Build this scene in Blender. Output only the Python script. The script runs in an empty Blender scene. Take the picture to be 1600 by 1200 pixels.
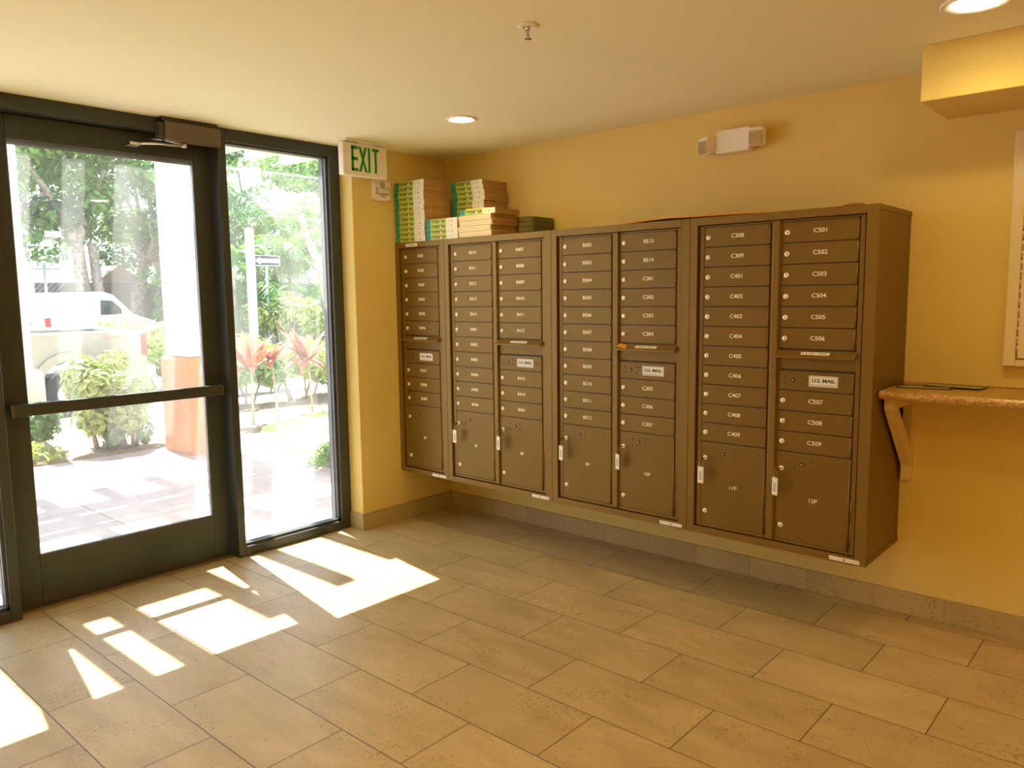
import bpy, bmesh, math, random
from mathutils import Vector, Matrix, Euler

random.seed(7)
SC = bpy.context.scene
COL = SC.collection
PI = math.pi

# ------------------------------------------------------------------ camera
cam_d = bpy.data.cameras.new('camera')
cam = bpy.data.objects.new('camera', cam_d)
COL.objects.link(cam)
yaw, pitch, roll = 0.7242, -0.1131, -0.0126
_f = Vector((-math.sin(yaw) * math.cos(pitch), math.cos(yaw) * math.cos(pitch), math.sin(pitch)))
_r = Vector((math.cos(yaw), math.sin(yaw), 0))
_u = _r.cross(_f)
_r2 = math.cos(roll) * _r + math.sin(roll) * _u
_u2 = -math.sin(roll) * _r + math.cos(roll) * _u
m = Matrix((_r2, _u2, -_f)).transposed().to_4x4()
m.translation = Vector((3.9168, -3.7663, 1.4775))
cam.matrix_world = m
cam_d.sensor_width = 36
cam_d.lens = 1212.56 / 1600 * 36
cam_d.clip_start = 0.05
cam_d.clip_end = 400
SC.camera = cam

# ------------------------------------------------------------------ light and exposure
SC.view_settings.view_transform = 'Standard'
SC.view_settings.look = 'None'
SC.view_settings.gamma = 1
SC.view_settings.use_curve_mapping = False
SC.view_settings.exposure = 1.0
SC.cycles.max_bounces = 14
SC.cycles.diffuse_bounces = 9
SC.cycles.transparent_max_bounces = 16
SC.cycles.sample_clamp_indirect = 12
SC.cycles.use_denoising = True

SKY_STRENGTH = 2.0
SUN_STRENGTH = 14.0
LAMP_POWER = 1.2          # lamps in view
LAMP_POWER_FILL = 7.5     # unseen lamps added out of view to brighten the room
SUN_DIR = Vector((0.53, -0.09, -1.0))

w = bpy.data.worlds.new('sky')
SC.world = w
w.use_nodes = True
nt = w.node_tree
nt.nodes.clear()
o_ = nt.nodes.new('ShaderNodeOutputWorld')
bg = nt.nodes.new('ShaderNodeBackground')
tc = nt.nodes.new('ShaderNodeTexCoord')
sx = nt.nodes.new('ShaderNodeSeparateXYZ')
rp = nt.nodes.new('ShaderNodeValToRGB')
nt.links.new(tc.outputs['Generated'], sx.inputs[0])
nt.links.new(sx.outputs['Z'], rp.inputs[0])
nt.links.new(rp.outputs[0], bg.inputs[0])
nt.links.new(bg.outputs[0], o_.inputs[0])
rp.color_ramp.elements[0].position = 0.0
rp.color_ramp.elements[0].color = (0.86, 0.93, 1.0, 1)
rp.color_ramp.elements[1].position = 0.7
rp.color_ramp.elements[1].color = (0.42, 0.64, 1.0, 1)
bg.inputs[1].default_value = SKY_STRENGTH

sun_d = bpy.data.lights.new('sun', 'SUN')
sun_d.energy = SUN_STRENGTH
sun_d.angle = 0.009
sun_d.color = (1.0, 0.98, 0.93)
sun = bpy.data.objects.new('sun', sun_d)
COL.objects.link(sun)
sun.location = (-6, 1, 12)
sun.rotation_euler = SUN_DIR.to_track_quat('-Z', 'Y').to_euler()

# ------------------------------------------------------------------ materials
MATS = {}


def mat(name, col, rough=0.6, metal=0.0, noise=0.0, nscale=20.0, bump=0.0, bscale=60.0, spec=0.5,
        emit=None, estr=0.0, transl=0.0, col2=None):
    if name in MATS:
        return MATS[name]
    M = bpy.data.materials.new(name)
    M.use_nodes = True
    n = M.node_tree.nodes
    l = M.node_tree.links
    b = n['Principled BSDF']
    b.inputs['Base Color'].default_value = (*col, 1)
    b.inputs['Roughness'].default_value = rough
    b.inputs['Metallic'].default_value = metal
    b.inputs['Specular IOR Level'].default_value = spec
    t = n.new('ShaderNodeTexCoord')
    if noise > 0 or col2:
        no = n.new('ShaderNodeTexNoise')
        no.inputs['Scale'].default_value = nscale
        no.inputs['Detail'].default_value = 5
        l.new(t.outputs['Object'], no.inputs['Vector'])
        r = n.new('ShaderNodeValToRGB')
        c2 = col2 or tuple(c * (1 - noise) for c in col)
        c1 = col if col2 else tuple(min(1, c * (1 + noise)) for c in col)
        r.color_ramp.elements[0].position = 0.35
        r.color_ramp.elements[1].position = 0.65
        r.color_ramp.elements[0].color = (*c2, 1)
        r.color_ramp.elements[1].color = (*c1, 1)
        l.new(no.outputs['Fac'], r.inputs[0])
        l.new(r.outputs[0], b.inputs['Base Color'])
    if bump > 0:
        nb = n.new('ShaderNodeTexNoise')
        nb.inputs['Scale'].default_value = bscale
        nb.inputs['Detail'].default_value = 4
        l.new(t.outputs['Object'], nb.inputs['Vector'])
        bp = n.new('ShaderNodeBump')
        bp.inputs['Strength'].default_value = bump
        bp.inputs['Distance'].default_value = 0.002
        l.new(nb.outputs['Fac'], bp.inputs['Height'])
        l.new(bp.outputs[0], b.inputs['Normal'])
    if emit:
        b.inputs['Emission Color'].default_value = (*emit, 1)
        b.inputs['Emission Strength'].default_value = estr
    if transl > 0:
        tr = n.new('ShaderNodeBsdfTranslucent')
        tr.inputs[0].default_value = (min(1, col[0] * 1.6), min(1, col[1] * 1.5), col[2], 1)
        mx = n.new('ShaderNodeMixShader')
        mx.inputs[0].default_value = transl
        l.new(b.outputs[0], mx.inputs[1])
        l.new(tr.outputs[0], mx.inputs[2])
        l.new(mx.outputs[0], n['Material Output'].inputs[0])
    MATS[name] = M
    return M


def glass_mat(name, haze=0.035, tint=(0.96, 0.98, 0.97)):
    M = bpy.data.materials.new(name)
    M.use_nodes = True
    n = M.node_tree.nodes
    l = M.node_tree.links
    n.remove(n['Principled BSDF'])
    tr = n.new('ShaderNodeBsdfTransparent')
    tr.inputs[0].default_value = (*tint, 1)
    gl = n.new('ShaderNodeBsdfGlossy')
    gl.inputs['Roughness'].default_value = 0.0
    lw = n.new('ShaderNodeLayerWeight')
    lw.inputs[0].default_value = 0.5
    pw = n.new('ShaderNodeMath')
    pw.operation = 'POWER'
    pw.inputs[1].default_value = 4.0
    fr = n.new('ShaderNodeMath')
    fr.operation = 'MULTIPLY_ADD'
    fr.inputs[1].default_value = 0.9
    fr.inputs[2].default_value = 0.04
    l.new(lw.outputs['Facing'], pw.inputs[0])
    l.new(pw.outputs[0], fr.inputs[0])
    mx = n.new('ShaderNodeMixShader')
    l.new(fr.outputs[0], mx.inputs[0])
    l.new(tr.outputs[0], mx.inputs[1])
    l.new(gl.outputs[0], mx.inputs[2])
    # a thin film of dust on the pane scatters daylight
    tl = n.new('ShaderNodeBsdfTranslucent')
    tl.inputs[0].default_value = (1, 1, 0.97, 1)
    m2 = n.new('ShaderNodeMixShader')
    t = n.new('ShaderNodeTexCoord')
    mp = n.new('ShaderNodeMapping')
    mp.inputs['Scale'].default_value = (3.0, 3.0, 0.5)
    no = n.new('ShaderNodeTexNoise')
    no.inputs['Scale'].default_value = 1.6
    no.inputs['Detail'].default_value = 3
    mr = n.new('ShaderNodeMapRange')
    mr.inputs[1].default_value = 0.35
    mr.inputs[2].default_value = 0.75
    mr.inputs[3].default_value = haze * 0.6
    mr.inputs[4].default_value = haze * 1.7
    l.new(t.outputs['Object'], mp.inputs[0])
    l.new(mp.outputs[0], no.inputs['Vector'])
    l.new(no.outputs['Fac'], mr.inputs[0])
    l.new(mr.outputs[0], m2.inputs[0])
    l.new(mx.outputs[0], m2.inputs[1])
    l.new(tl.outputs[0], m2.inputs[2])
    l.new(m2.outputs[0], n['Material Output'].inputs[0])
    MATS[name] = M
    return M


def tile_mat(name, bw, bh, ox, oy, ca, cb, mortar, plane='XY', offset=0.5, msize=0.0028):
    M = bpy.data.materials.new(name)
    M.use_nodes = True
    n = M.node_tree.nodes
    l = M.node_tree.links
    b = n['Principled BSDF']
    t = n.new('ShaderNodeTexCoord')
    mp = n.new('ShaderNodeMapping')
    mp.inputs['Location'].default_value = (-ox, -oy, 0)
    if plane == 'XZ':
        mp.inputs['Rotation'].default_value = (-PI / 2, 0, 0)
    if plane == 'YZ':
        mp.inputs['Rotation'].default_value = (-PI / 2, 0, -PI / 2)
    br = n.new('ShaderNodeTexBrick')
    br.offset = offset
    br.offset_frequency = 2
    br.inputs['Scale'].default_value = 1
    br.inputs['Brick Width'].default_value = bw
    br.inputs['Row Height'].default_value = bh
    br.inputs['Mortar Size'].default_value = msize
    br.inputs['Mortar Smooth'].default_value = 0.1
    br.inputs['Bias'].default_value = 0.0
    br.inputs['Color1'].default_value = (0, 0, 0, 1)
    br.inputs['Color2'].default_value = (1, 1, 1, 1)
    l.new(t.outputs['Object'], mp.inputs[0])
    l.new(mp.outputs[0], br.inputs['Vector'])
    # stone veining and mottling, shifted tile by tile
    ad = n.new('ShaderNodeVectorMath')
    ad.operation = 'MULTIPLY_ADD'
    ad.inputs[1].default_value = (5.3, 7.1, 3.7)
    l.new(br.outputs['Color'], ad.inputs[0])
    l.new(t.outputs['Object'], ad.inputs[2])
    st = n.new('ShaderNodeMapping')
    st.inputs['Scale'].default_value = (1.0, 2.6, 1.0)
    l.new(ad.outputs[0], st.inputs[0])
    n1 = n.new('ShaderNodeTexNoise')
    n1.inputs['Scale'].default_value = 2.4
    n1.inputs['Detail'].default_value = 8
    n1.inputs['Roughness'].default_value = 0.62
    n1.inputs['Distortion'].default_value = 0.4
    l.new(st.outputs[0], n1.inputs['Vector'])
    r1 = n.new('ShaderNodeValToRGB')
    r1.color_ramp.elements[0].position = 0.3
    r1.color_ramp.elements[1].position = 0.72
    r1.color_ramp.elements[0].color = (*ca, 1)
    r1.color_ramp.elements[1].color = (*cb, 1)
    l.new(n1.outputs['Fac'], r1.inputs[0])
    # pits
    n2 = n.new('ShaderNodeTexNoise')
    n2.inputs['Scale'].default_value = 75
    n2.inputs['Detail'].default_value = 3
    l.new(ad.outputs[0], n2.inputs['Vector'])
    n3 = n.new('ShaderNodeTexNoise')
    n3.inputs['Scale'].default_value = 4.2
    l.new(ad.outputs[0], n3.inputs['Vector'])
    mm = n.new('ShaderNodeMath')
    mm.operation = 'MULTIPLY_ADD'
    mm.inputs[1].default_value = 0.35
    l.new(n3.outputs['Fac'], mm.inputs[0])
    l.new(n2.outputs['Fac'], mm.inputs[2])
    r2 = n.new('ShaderNodeValToRGB')
    r2.color_ramp.elements[0].position = 0.46
    r2.color_ramp.elements[1].position = 0.56
    r2.color_ramp.elements[0].color = (0.60, 0.54, 0.44, 1)
    r2.color_ramp.elements[1].color = (1, 1, 1, 1)
    l.new(mm.outputs[0], r2.inputs[0])
    mu = n.new('ShaderNodeMix')
    mu.data_type = 'RGBA'
    mu.blend_type = 'MULTIPLY'
    mu.inputs[0].default_value = 0.8
    l.new(r1.outputs[0], mu.inputs[6])
    l.new(r2.outputs[0], mu.inputs[7])
    # tone of each tile
    hs = n.new('ShaderNodeHueSaturation')
    mr = n.new('ShaderNodeMapRange')
    mr.inputs[3].default_value = 0.94
    mr.inputs[4].default_value = 1.05
    l.new(br.outputs['Color'], mr.inputs[0])
    l.new(mr.outputs[0], hs.inputs['Value'])
    l.new(mu.outputs[2], hs.inputs['Color'])
    mo = n.new('ShaderNodeMix')
    mo.data_type = 'RGBA'
    l.new(br.outputs['Fac'], mo.inputs[0])
    l.new(hs.outputs[0], mo.inputs[6])
    mo.inputs[7].default_value = (*mortar, 1)
    l.new(mo.outputs[2], b.inputs['Base Color'])
    b.inputs['Roughness'].default_value = 0.42
    bp = n.new('ShaderNodeBump')
    bp.inputs['Strength'].default_value = 0.35
    bp.inputs['Distance'].default_value = 0.003
    sub = n.new('ShaderNodeMath')
    sub.operation = 'SUBTRACT'
    l.new(mm.outputs[0], sub.inputs[0])
    l.new(br.outputs['Fac'], sub.inputs[1])
    l.new(sub.outputs[0], bp.inputs['Height'])
    l.new(bp.outputs[0], b.inputs['Normal'])
    MATS[name] = M
    return M


WALL = mat('cream_paint', (0.76, 0.60, 0.205), 0.75, noise=0.015, nscale=3, bump=0.12, bscale=260)
CEIL = mat('ceiling_paint', (0.86, 0.83, 0.62), 0.85, noise=0.01, nscale=2, bump=0.1, bscale=200)
FLOOR = tile_mat('stone_floor_tile', 0.61, 0.3128, 1.7954, -1.648, (0.42, 0.315, 0.145), (0.61, 0.475, 0.25), (0.10, 0.06, 0.035), msize=0.0021)
SKIRT = tile_mat('stone_skirting', 0.305, 0.5, 0.1, -0.2, (0.42, 0.32, 0.14), (0.54, 0.42, 0.20), (0.28, 0.20, 0.09), 'XZ', 0.0, 0.0015)
SKIRTY = tile_mat('stone_skirting_side', 0.305, 0.5, 0.1, -0.2, (0.42, 0.32, 0.14), (0.54, 0.42, 0.20), (0.28, 0.20, 0.09), 'YZ', 0.0, 0.0015)
BRONZE = mat('bronze_paint', (0.20, 0.116, 0.022), 0.42, 0.3, noise=0.03, nscale=4, bump=0.03, bscale=500, spec=0.3)
BRONZE2 = mat('bronze_paint_trim', (0.225, 0.132, 0.028), 0.40, 0.3, spec=0.3)
DARKGAP = mat('dark_gap', (0.03, 0.02, 0.012), 0.7)
FRAME = mat('dark_bronze_anodised', (0.050, 0.055, 0.050), 0.45, 0.2, noise=0.04, nscale=6)
FRAMEL = mat('anodised_stop', (0.10, 0.10, 0.10), 0.4, 0.3)
CHROME = mat('lock_metal', (0.92, 0.86, 0.68), 0.35, 0.25)
STEEL = mat('steel', (0.7, 0.68, 0.66), 0.25, 0.9)
SCREW = mat('screw_head', (0.22, 0.13, 0.06), 0.35, 0.6)
PRINT = mat('cream_print', (0.95, 0.90, 0.68), 0.5)
BLACK = mat('black_print', (0.02, 0.02, 0.02), 0.6)
WHITEP = mat('white_plastic', (0.86, 0.84, 0.78), 0.45)
PAPER = mat('paper_sticker', (0.88, 0.86, 0.78), 0.6)
GLASS = glass_mat('window_glass')
GLASSC = glass_mat('clean_glass', 0.0)
GREEN = mat('exit_green', (0.005, 0.30, 0.03), 0.5)
RED = mat('red_print', (0.55, 0.04, 0.02), 0.5)
CLOSER = mat('closer_cover', (0.16, 0.13, 0.095), 0.4, 0.4)
ALU = mat('bright_alu', (0.75, 0.72, 0.7), 0.25, 1.0)
LAMPLENS = mat('lit_lamp', (1, 1, 1), 0.5, emit=(1.0, 0.80, 0.42), estr=22)
TEAL = mat('teal_print', (0.02, 0.30, 0.24), 0.5)
LIME = mat('lime_print', (0.50, 0.62, 0.07), 0.5)
SPINEW = mat('spine_white', (0.82, 0.80, 0.66), 0.5)
DKGREEN = mat('spine_dark', (0.08, 0.10, 0.02), 0.5)
PAGES = mat('directory_pages', (0.42, 0.24, 0.07), 0.85, noise=0.12, nscale=14)
PAGESY = mat('yellow_pages', (0.88, 0.66, 0.25), 0.85, noise=0.12, nscale=30)
PAGESW = mat('white_pages', (0.92, 0.86, 0.66), 0.85)
OLDGREEN = mat('old_green_cover', (0.08, 0.10, 0.03), 0.6)
OLDGREEN2 = mat('old_green_pages', (0.17, 0.15, 0.045), 0.7)
ENVEL = mat('orange_envelope', (0.85, 0.36, 0.02), 0.6, noise=0.06, nscale=12)
KEYM = mat('brass_key', (0.55, 0.36, 0.12), 0.3, 0.9)
BOARDF = mat('board_frame_paint', (0.80, 0.72, 0.52), 0.5)
CORK = mat('cork', (0.45, 0.20, 0.05), 0.9, noise=0.3, nscale=90)
BRACK = mat('bracket_paint', (0.78, 0.60, 0.29), 0.6)
LAMIN = mat('granite_laminate', (0.66, 0.42, 0.13), 0.28, col2=(0.34, 0.16, 0.035), nscale=85)


# ------------------------------------------------------------------ mesh builder
class MB:
    def __init__(s):
        s.bm = bmesh.new()
        s.mats = []

    def mi(s, m):
        if m not in s.mats:
            s.mats.append(m)
        return s.mats.index(m)

    def _tag(s, faces, m, smooth=False):
        i = s.mi(m)
        for f in faces:
            f.material_index = i
            f.smooth = smooth

    def box(s, x0, x1, y0, y1, z0, z1, m, bev=0.0, seg=1, mtx=None):
        r = bmesh.ops.create_cube(s.bm, size=1)
        vs = r['verts']
        M = Matrix.Translation(((x0 + x1) / 2, (y0 + y1) / 2, (z0 + z1) / 2)) @ Matrix.Diagonal((abs(x1 - x0), abs(y1 - y0), abs(z1 - z0), 1))
        bmesh.ops.transform(s.bm, matrix=M, verts=vs)
        fs = {f for v in vs for f in v.link_faces}
        if bev > 0:
            es = {e for v in vs for e in v.link_edges}
            rr = bmesh.ops.bevel(s.bm, geom=list(es), offset=bev, segments=seg, affect='EDGES', profile=0.5, clamp_overlap=True)
            fs = set(rr['faces']) | {f for f in fs if f.is_valid}
            vs = list({v for f in fs for v in f.verts})
        if mtx is not None:
            bmesh.ops.transform(s.bm, matrix=mtx, verts=vs)
        s._tag(fs, m)
        return s

    def cyl(s, p0, p1, r0, m, r1=None, n=16, smooth=True, caps=True):
        p0, p1 = Vector(p0), Vector(p1)
        r1 = r0 if r1 is None else r1
        d = p1 - p0
        q = Vector((0, 0, 1)).rotation_difference(d.normalized()).to_matrix()
        a, b = [], []
        for k in range(n):
            t = 2 * PI * k / n
            c = Vector((math.cos(t), math.sin(t), 0))
            a.append(s.bm.verts.new(p0 + q @ (c * r0)))
            b.append(s.bm.verts.new(p1 + q @ (c * r1)))
        side = [s.bm.faces.new((a[k], a[(k + 1) % n], b[(k + 1) % n], b[k])) for k in range(n)]
        s._tag(side, m, smooth)
        if caps:
            s._tag([s.bm.faces.new(a[::-1]), s.bm.faces.new(b)], m)
        return s

    def lathe(s, prof, axis_o, axis_d, m, n=32, smooth=True):
        axis_o = Vector(axis_o)
        q = Vector((0, 0, 1)).rotation_difference(Vector(axis_d).normalized()).to_matrix()
        rings = []
        for (r, h) in prof:
            rings.append([s.bm.verts.new(axis_o + q @ Vector((r * math.cos(2 * PI * k / n), r * math.sin(2 * PI * k / n), h))) for k in range(n)])
        fs = []
        for A, B in zip(rings, rings[1:]):
            for k in range(n):
                fs.append(s.bm.faces.new((A[k], A[(k + 1) % n], B[(k + 1) % n], B[k])))
        s._tag(fs, m, smooth)
        return s

    def tube(s, pts, r, m, n=8, r_end=None):
        pts = [Vector(p) for p in pts]
        N = len(pts)
        rings = []
        up = Vector((0.13, 0.21, 0.97)).normalized()
        for i, p in enumerate(pts):
            d = (pts[min(i + 1, N - 1)] - pts[max(i - 1, 0)]).normalized()
            a = d.cross(up)
            if a.length < 1e-3:
                a = d.cross(Vector((1, 0, 0)))
            a.normalize()
            b = d.cross(a)
            rr = (r[i] if isinstance(r, (list, tuple)) else (r + ((r_end if r_end is not None else r) - r) * i / max(1, N - 1)))
            rings.append([s.bm.verts.new(p + (a * math.cos(2 * PI * k / n) + b * math.sin(2 * PI * k / n)) * rr) for k in range(n)])
        fs = []
        for A, B in zip(rings, rings[1:]):
            for k in range(n):
                fs.append(s.bm.faces.new((A[k], A[(k + 1) % n], B[(k + 1) % n], B[k])))
        s._tag(fs, m, True)
        s._tag([s.bm.faces.new(rings[0][::-1]), s.bm.faces.new(rings[-1])], m)
        return s

    def prism(s, pts2, plane, a, b, m, smooth=False):
        """outline pts2 in PLANE ('XY','XZ','YZ') extruded from a to b on the third axis"""
        def P(p, t):
            return {'XY': (p[0], p[1], t), 'XZ': (p[0], t, p[1]), 'YZ': (t, p[0], p[1])}[plane]
        A = [s.bm.verts.new(P(p, a)) for p in pts2]
        B = [s.bm.verts.new(P(p, b)) for p in pts2]
        n = len(pts2)
        fs = [s.bm.faces.new((A[k], A[(k + 1) % n], B[(k + 1) % n], B[k])) for k in range(n)]
        s._tag(fs, m, smooth)
        s._tag([s.bm.faces.new(A[::-1]), s.bm.faces.new(B)], m)
        return s

    def quad(s, ps, m, smooth=False):
        f = s.bm.faces.new([s.bm.verts.new(p) for p in ps])
        s._tag([f], m, smooth)
        return s

    def build(s, name, parent=None, loc=None, fixn=True):
        if fixn:
            bmesh.ops.recalc_face_normals(s.bm, faces=s.bm.faces[:])
        me = bpy.data.meshes.new(name)
        s.bm.to_mesh(me)
        s.bm.free()
        for m_ in s.mats:
            me.materials.append(m_)
        o = bpy.data.objects.new(name, me)
        COL.objects.link(o)
        if parent is not None:
            o.parent = parent
        if loc is not None:
            o.location = loc
        return o


def raw_mesh(name, verts, faces, m, parent=None, smooth=False):
    me = bpy.data.meshes.new(name)
    me.from_pydata(verts, [], faces)
    me.materials.append(m)
    if smooth:
        me.polygons.foreach_set('use_smooth', [True] * len(me.polygons))
    o = bpy.data.objects.new(name, me)
    COL.objects.link(o)
    o.parent = parent
    return o


def tag(o, label=None, cat=None, group=None, kind=None):
    if label:
        o['label'] = label
    if cat:
        o['category'] = cat
    if group:
        o['group'] = group
    if kind:
        o['kind'] = kind
    return o


def thing(name, label, cat, loc=(0, 0, 0), rz=0, group=None):
    o = bpy.data.objects.new(name, None)
    o.empty_display_size = 0.1
    COL.objects.link(o)
    o.location = loc
    o.rotation_euler = (0, 0, rz)
    return tag(o, label, cat, group)


def struct(mb, name, parent=None):
    o = mb.build(name, parent)
    if parent is None:
        o['kind'] = 'structure'
    return o


TEXTC = {}


def text_mesh(body, size, depth=0.0003, bold=0.0, xs=1.0):
    key = (body, size, depth, bold, xs)
    if key in TEXTC:
        return TEXTC[key]
    c = bpy.data.curves.new('lettering', 'FONT')
    c.body = body
    c.size = size
    c.align_x = 'CENTER'
    c.align_y = 'CENTER'
    c.extrude = depth
    c.offset = bold
    c.resolution_u = 3
    ob = bpy.data.objects.new('lettering', c)
    COL.objects.link(ob)
    bpy.context.view_layer.update()
    me = bpy.data.meshes.new_from_object(ob)
    bpy.data.objects.remove(ob)
    if xs != 1.0:
        for v in me.vertices:
            v.co.x *= xs
    TEXTC[key] = me
    return me


FACE_MY = Euler((PI / 2, 0, 0))          # reads from -Y
FACE_PX = Euler((PI / 2, 0, PI / 2))     # reads from +X


def text(name, body, size, m_, loc, rot, parent=None, bold=0.0, xs=1.0, depth=0.0003):
    me = text_mesh(body, size, depth, bold, xs)
    if not me.materials:
        me.materials.append(m_)
    o = bpy.data.objects.new(name, me)
    COL.objects.link(o)
    o.location = loc
    o.rotation_euler = rot
    o.parent = parent
    return o


# ------------------------------------------------------------------ room shell
H = 2.402
XR, YB = 6.6, -5.6
XF = -0.12            # inner face of the glazing frames
YS = -0.786           # end of the solid wall beside the glazing

mb = MB()
mb.box(-0.24, XR, YB, 0, -0.2, 0, FLOOR)
struct(mb, 'floor')
mb = MB()
mb.box(-0.25, XR + 0.2, YB - 0.2, 0.2, H, H + 0.3, CEIL)
struct(mb, 'ceiling')
mb = MB()
mb.box(0, XR + 0.2, 0, 0.2, -0.2, H, WALL)
struct(mb, 'wall_right')
mb = MB()
mb.box(-0.25, 0, YS, 0.2, -0.2, H, WALL, 0.004, 2)
struct(mb, 'wall_end')
mb = MB()
mb.box(XR, XR + 0.2, YB - 0.2, 0, -0.2, H, WALL)
struct(mb, 'wall_rear')
mb = MB()
mb.box(-0.25, XR, YB - 0.2, YB, -0.2, H, WALL)
struct(mb, 'wall_left')
mb = MB()
mb.box(-0.25, -0.1, YB, -3.9, -0.2, H, WALL)
struct(mb, 'wall_entry')
# soffit boxed down from the ceiling at the mailbox wall
mb = MB()
mb.box(3.062, XR, -0.42, 0, 2.195, H, WALL, 0.003)
struct(mb, 'trim_1')
# skirting
mb = MB()
mb.box(0.0105, XR, -0.0105, 0.0, 0, 0.107, SKIRT, 0.0015)
struct(mb, 'baseboard_right')
mb = MB()
mb.box(0.0, 0.0105, YS, 0.0, 0, 0.107, SKIRTY, 0.0015)
mb.box(XF + 0.001, 0.0105, YS - 0.0105, YS, 0, 0.107, SKIRT, 0.0015)
struct(mb, 'baseboard_end')

# ------------------------------------------------------------------ storefront glazing
def glazing(name, y0, y1, lab_kind):
    """fixed sidelight between y0 (left) and y1 (right)"""
    mb = MB()
    f = 0.05
    xb, xi = -0.235, XF
    mb.box(xb, xi, y0, y0 + 0.045, 0, H, FRAME, 0.002)
    wR = 0.073 if y1 == YS else 0.045
    mb.box(xb, xi, y1 - wR, y1, 0, H, FRAME, 0.002)
    mb.box(xb, xi, y0 + 0.045, y1 - wR, H - 0.067, H, FRAME, 0.002)
    mb.box(xb, xi, y0 + 0.045, y1 - wR, 0, 0.055, FRAME, 0.002)
    root = struct(mb, name)
    a, b = y0 + 0.045, y1 - wR
    s = MB()
    for (p, q) in ((-0.165, -0.145), (-0.2, -0.18)):
        s.box(p, q, a, a + 0.012, 0.055, H - 0.067, FRAMEL, 0.001)
        s.box(p, q, b - 0.012, b, 0.055, H - 0.067, FRAMEL, 0.001)
        s.box(p, q, a, b, 0.055, 0.07, FRAMEL, 0.001)
        s.box(p, q, a, b, H - 0.079, H - 0.067, FRAMEL, 0.001)
    s.build('glazing_stop', root)
    g = MB()
    g.box(-0.175, -0.169, a + 0.004, b - 0.004, 0.06, H - 0.07, GLASS)
    g.build('pane', root)
    return root


glazing('window_1', -1.578, YS, 'right')
glazing('window_2', -3.9, -2.678, 'left')

# door frame header and threshold
mb = MB()
mb.box(-0.235, XF, -2.678, -1.578, H - 0.067, H, FRAME, 0.002)
mb.box(-0.255, -0.2525, -2.678, -1.578, H - 0.2, H, FRAME)
struct(mb, 'trim_2')
mb = MB()
mb.box(-0.26, -0.165, -2.676, -1.58, 0, 0.006, mat('threshold_metal', (0.30, 0.22, 0.13), 0.5, 0.5), 0.002)
struct(mb, 'trim_3')

# door leaf
dy0, dy1 = -2.675, -1.581
gx = -0.209
mb = MB()
mb.box(gx - 0.044, gx, dy0, -2.562, 0.008, H - 0.07, FRAME, 0.002)
mb.box(gx - 0.044, gx, -1.675, dy1, 0.008, H - 0.07, FRAME, 0.002)
mb.box(gx - 0.044, gx, -2.562, -1.675, 0.008, 0.257, FRAME, 0.002)
mb.box(gx - 0.044, gx, -2.562, -1.675, 2.224, H - 0.07, FRAME, 0.002)
door = struct(mb, 'door_1')
mb = MB()
for (p, q) in ((gx - 0.012, gx - 0.002),):
    mb.box(p, q, -2.562, -2.556, 0.257, 2.224, FRAMEL)
    mb.box(p, q, -1.682, -1.675, 0.257, 2.224, FRAMEL)
    mb.box(p, q, -2.562, -1.675, 0.257, 0.263, FRAMEL)
    mb.box(p, q, -2.562, -1.675, 2.218, 2.224, FRAMEL)
mb.build('glass_bead', door)
mb = MB()
mb.box(gx - 0.026, gx - 0.020, -2.560, -1.677, 0.26, 2.222, GLASS)
mb.build('pane', door)
pb = MB()
pb.box(-0.175, -0.139, -2.645, -1.612, 0.948, 1.005, FRAME, 0.003, 2)
pb.box(gx, -0.170, -2.63, -2.59, 0.955, 0.998, FRAME, 0.002)
pb.box(gx, -0.170, -1.665, -1.625, 0.955, 0.998, FRAME, 0.002)
bar = pb.build('push_bar', door)
ec = MB()
ec.box(-0.1755, -0.1385, -2.648, -2.634, 0.9475, 1.0055, mat('bar_end_cap', (0.12, 0.12, 0.11), 0.35, 0.5), 0.003, 2)
ec.box(-0.1755, -0.1385, -1.622, -1.608, 0.9475, 1.0055, MATS['bar_end_cap'], 0.003, 2)
ec.build('end_cap', bar)

# overhead closer on the header
cl = thing('door_closer', 'brown boxed overhead door closer with bright folding arm above the glass door', 'door closer', (0, 0, 0))
mb = MB()
mb.box(XF - 0.0, -0.065, -1.885, -1.585, 2.289, 2.382, CLOSER, 0.004, 2)
mb.build('cover', cl)
mb = MB()
mb.box(XF - 0.0, -0.075, -1.915, -1.885, 2.3, 2.375, FRAME, 0.003)
mb.box(XF - 0.0, -0.07, -1.90, -1.60, 2.382, H, FRAME, 0.002)
mb.build('backplate', cl)
mb = MB()
mb.cyl((-0.095, -1.775, 2.289), (-0.095, -1.775, 2.262), 0.012, ALU)
mb.tube([(-0.095, -1.775, 2.270), (-0.12, -1.90, 2.272), (-0.15, -2.02, 2.262)], 0.006, ALU)
mb.tube([(-0.095, -1.775, 2.278), (-0.15, -1.86, 2.300), (-0.19, -1.93, 2.303)], 0.004, ALU)
mb.box(-0.207, -0.13, -2.04, -1.99, 2.25, 2.268, FRAME, 0.002)
mb.build('arm', cl)

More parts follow.
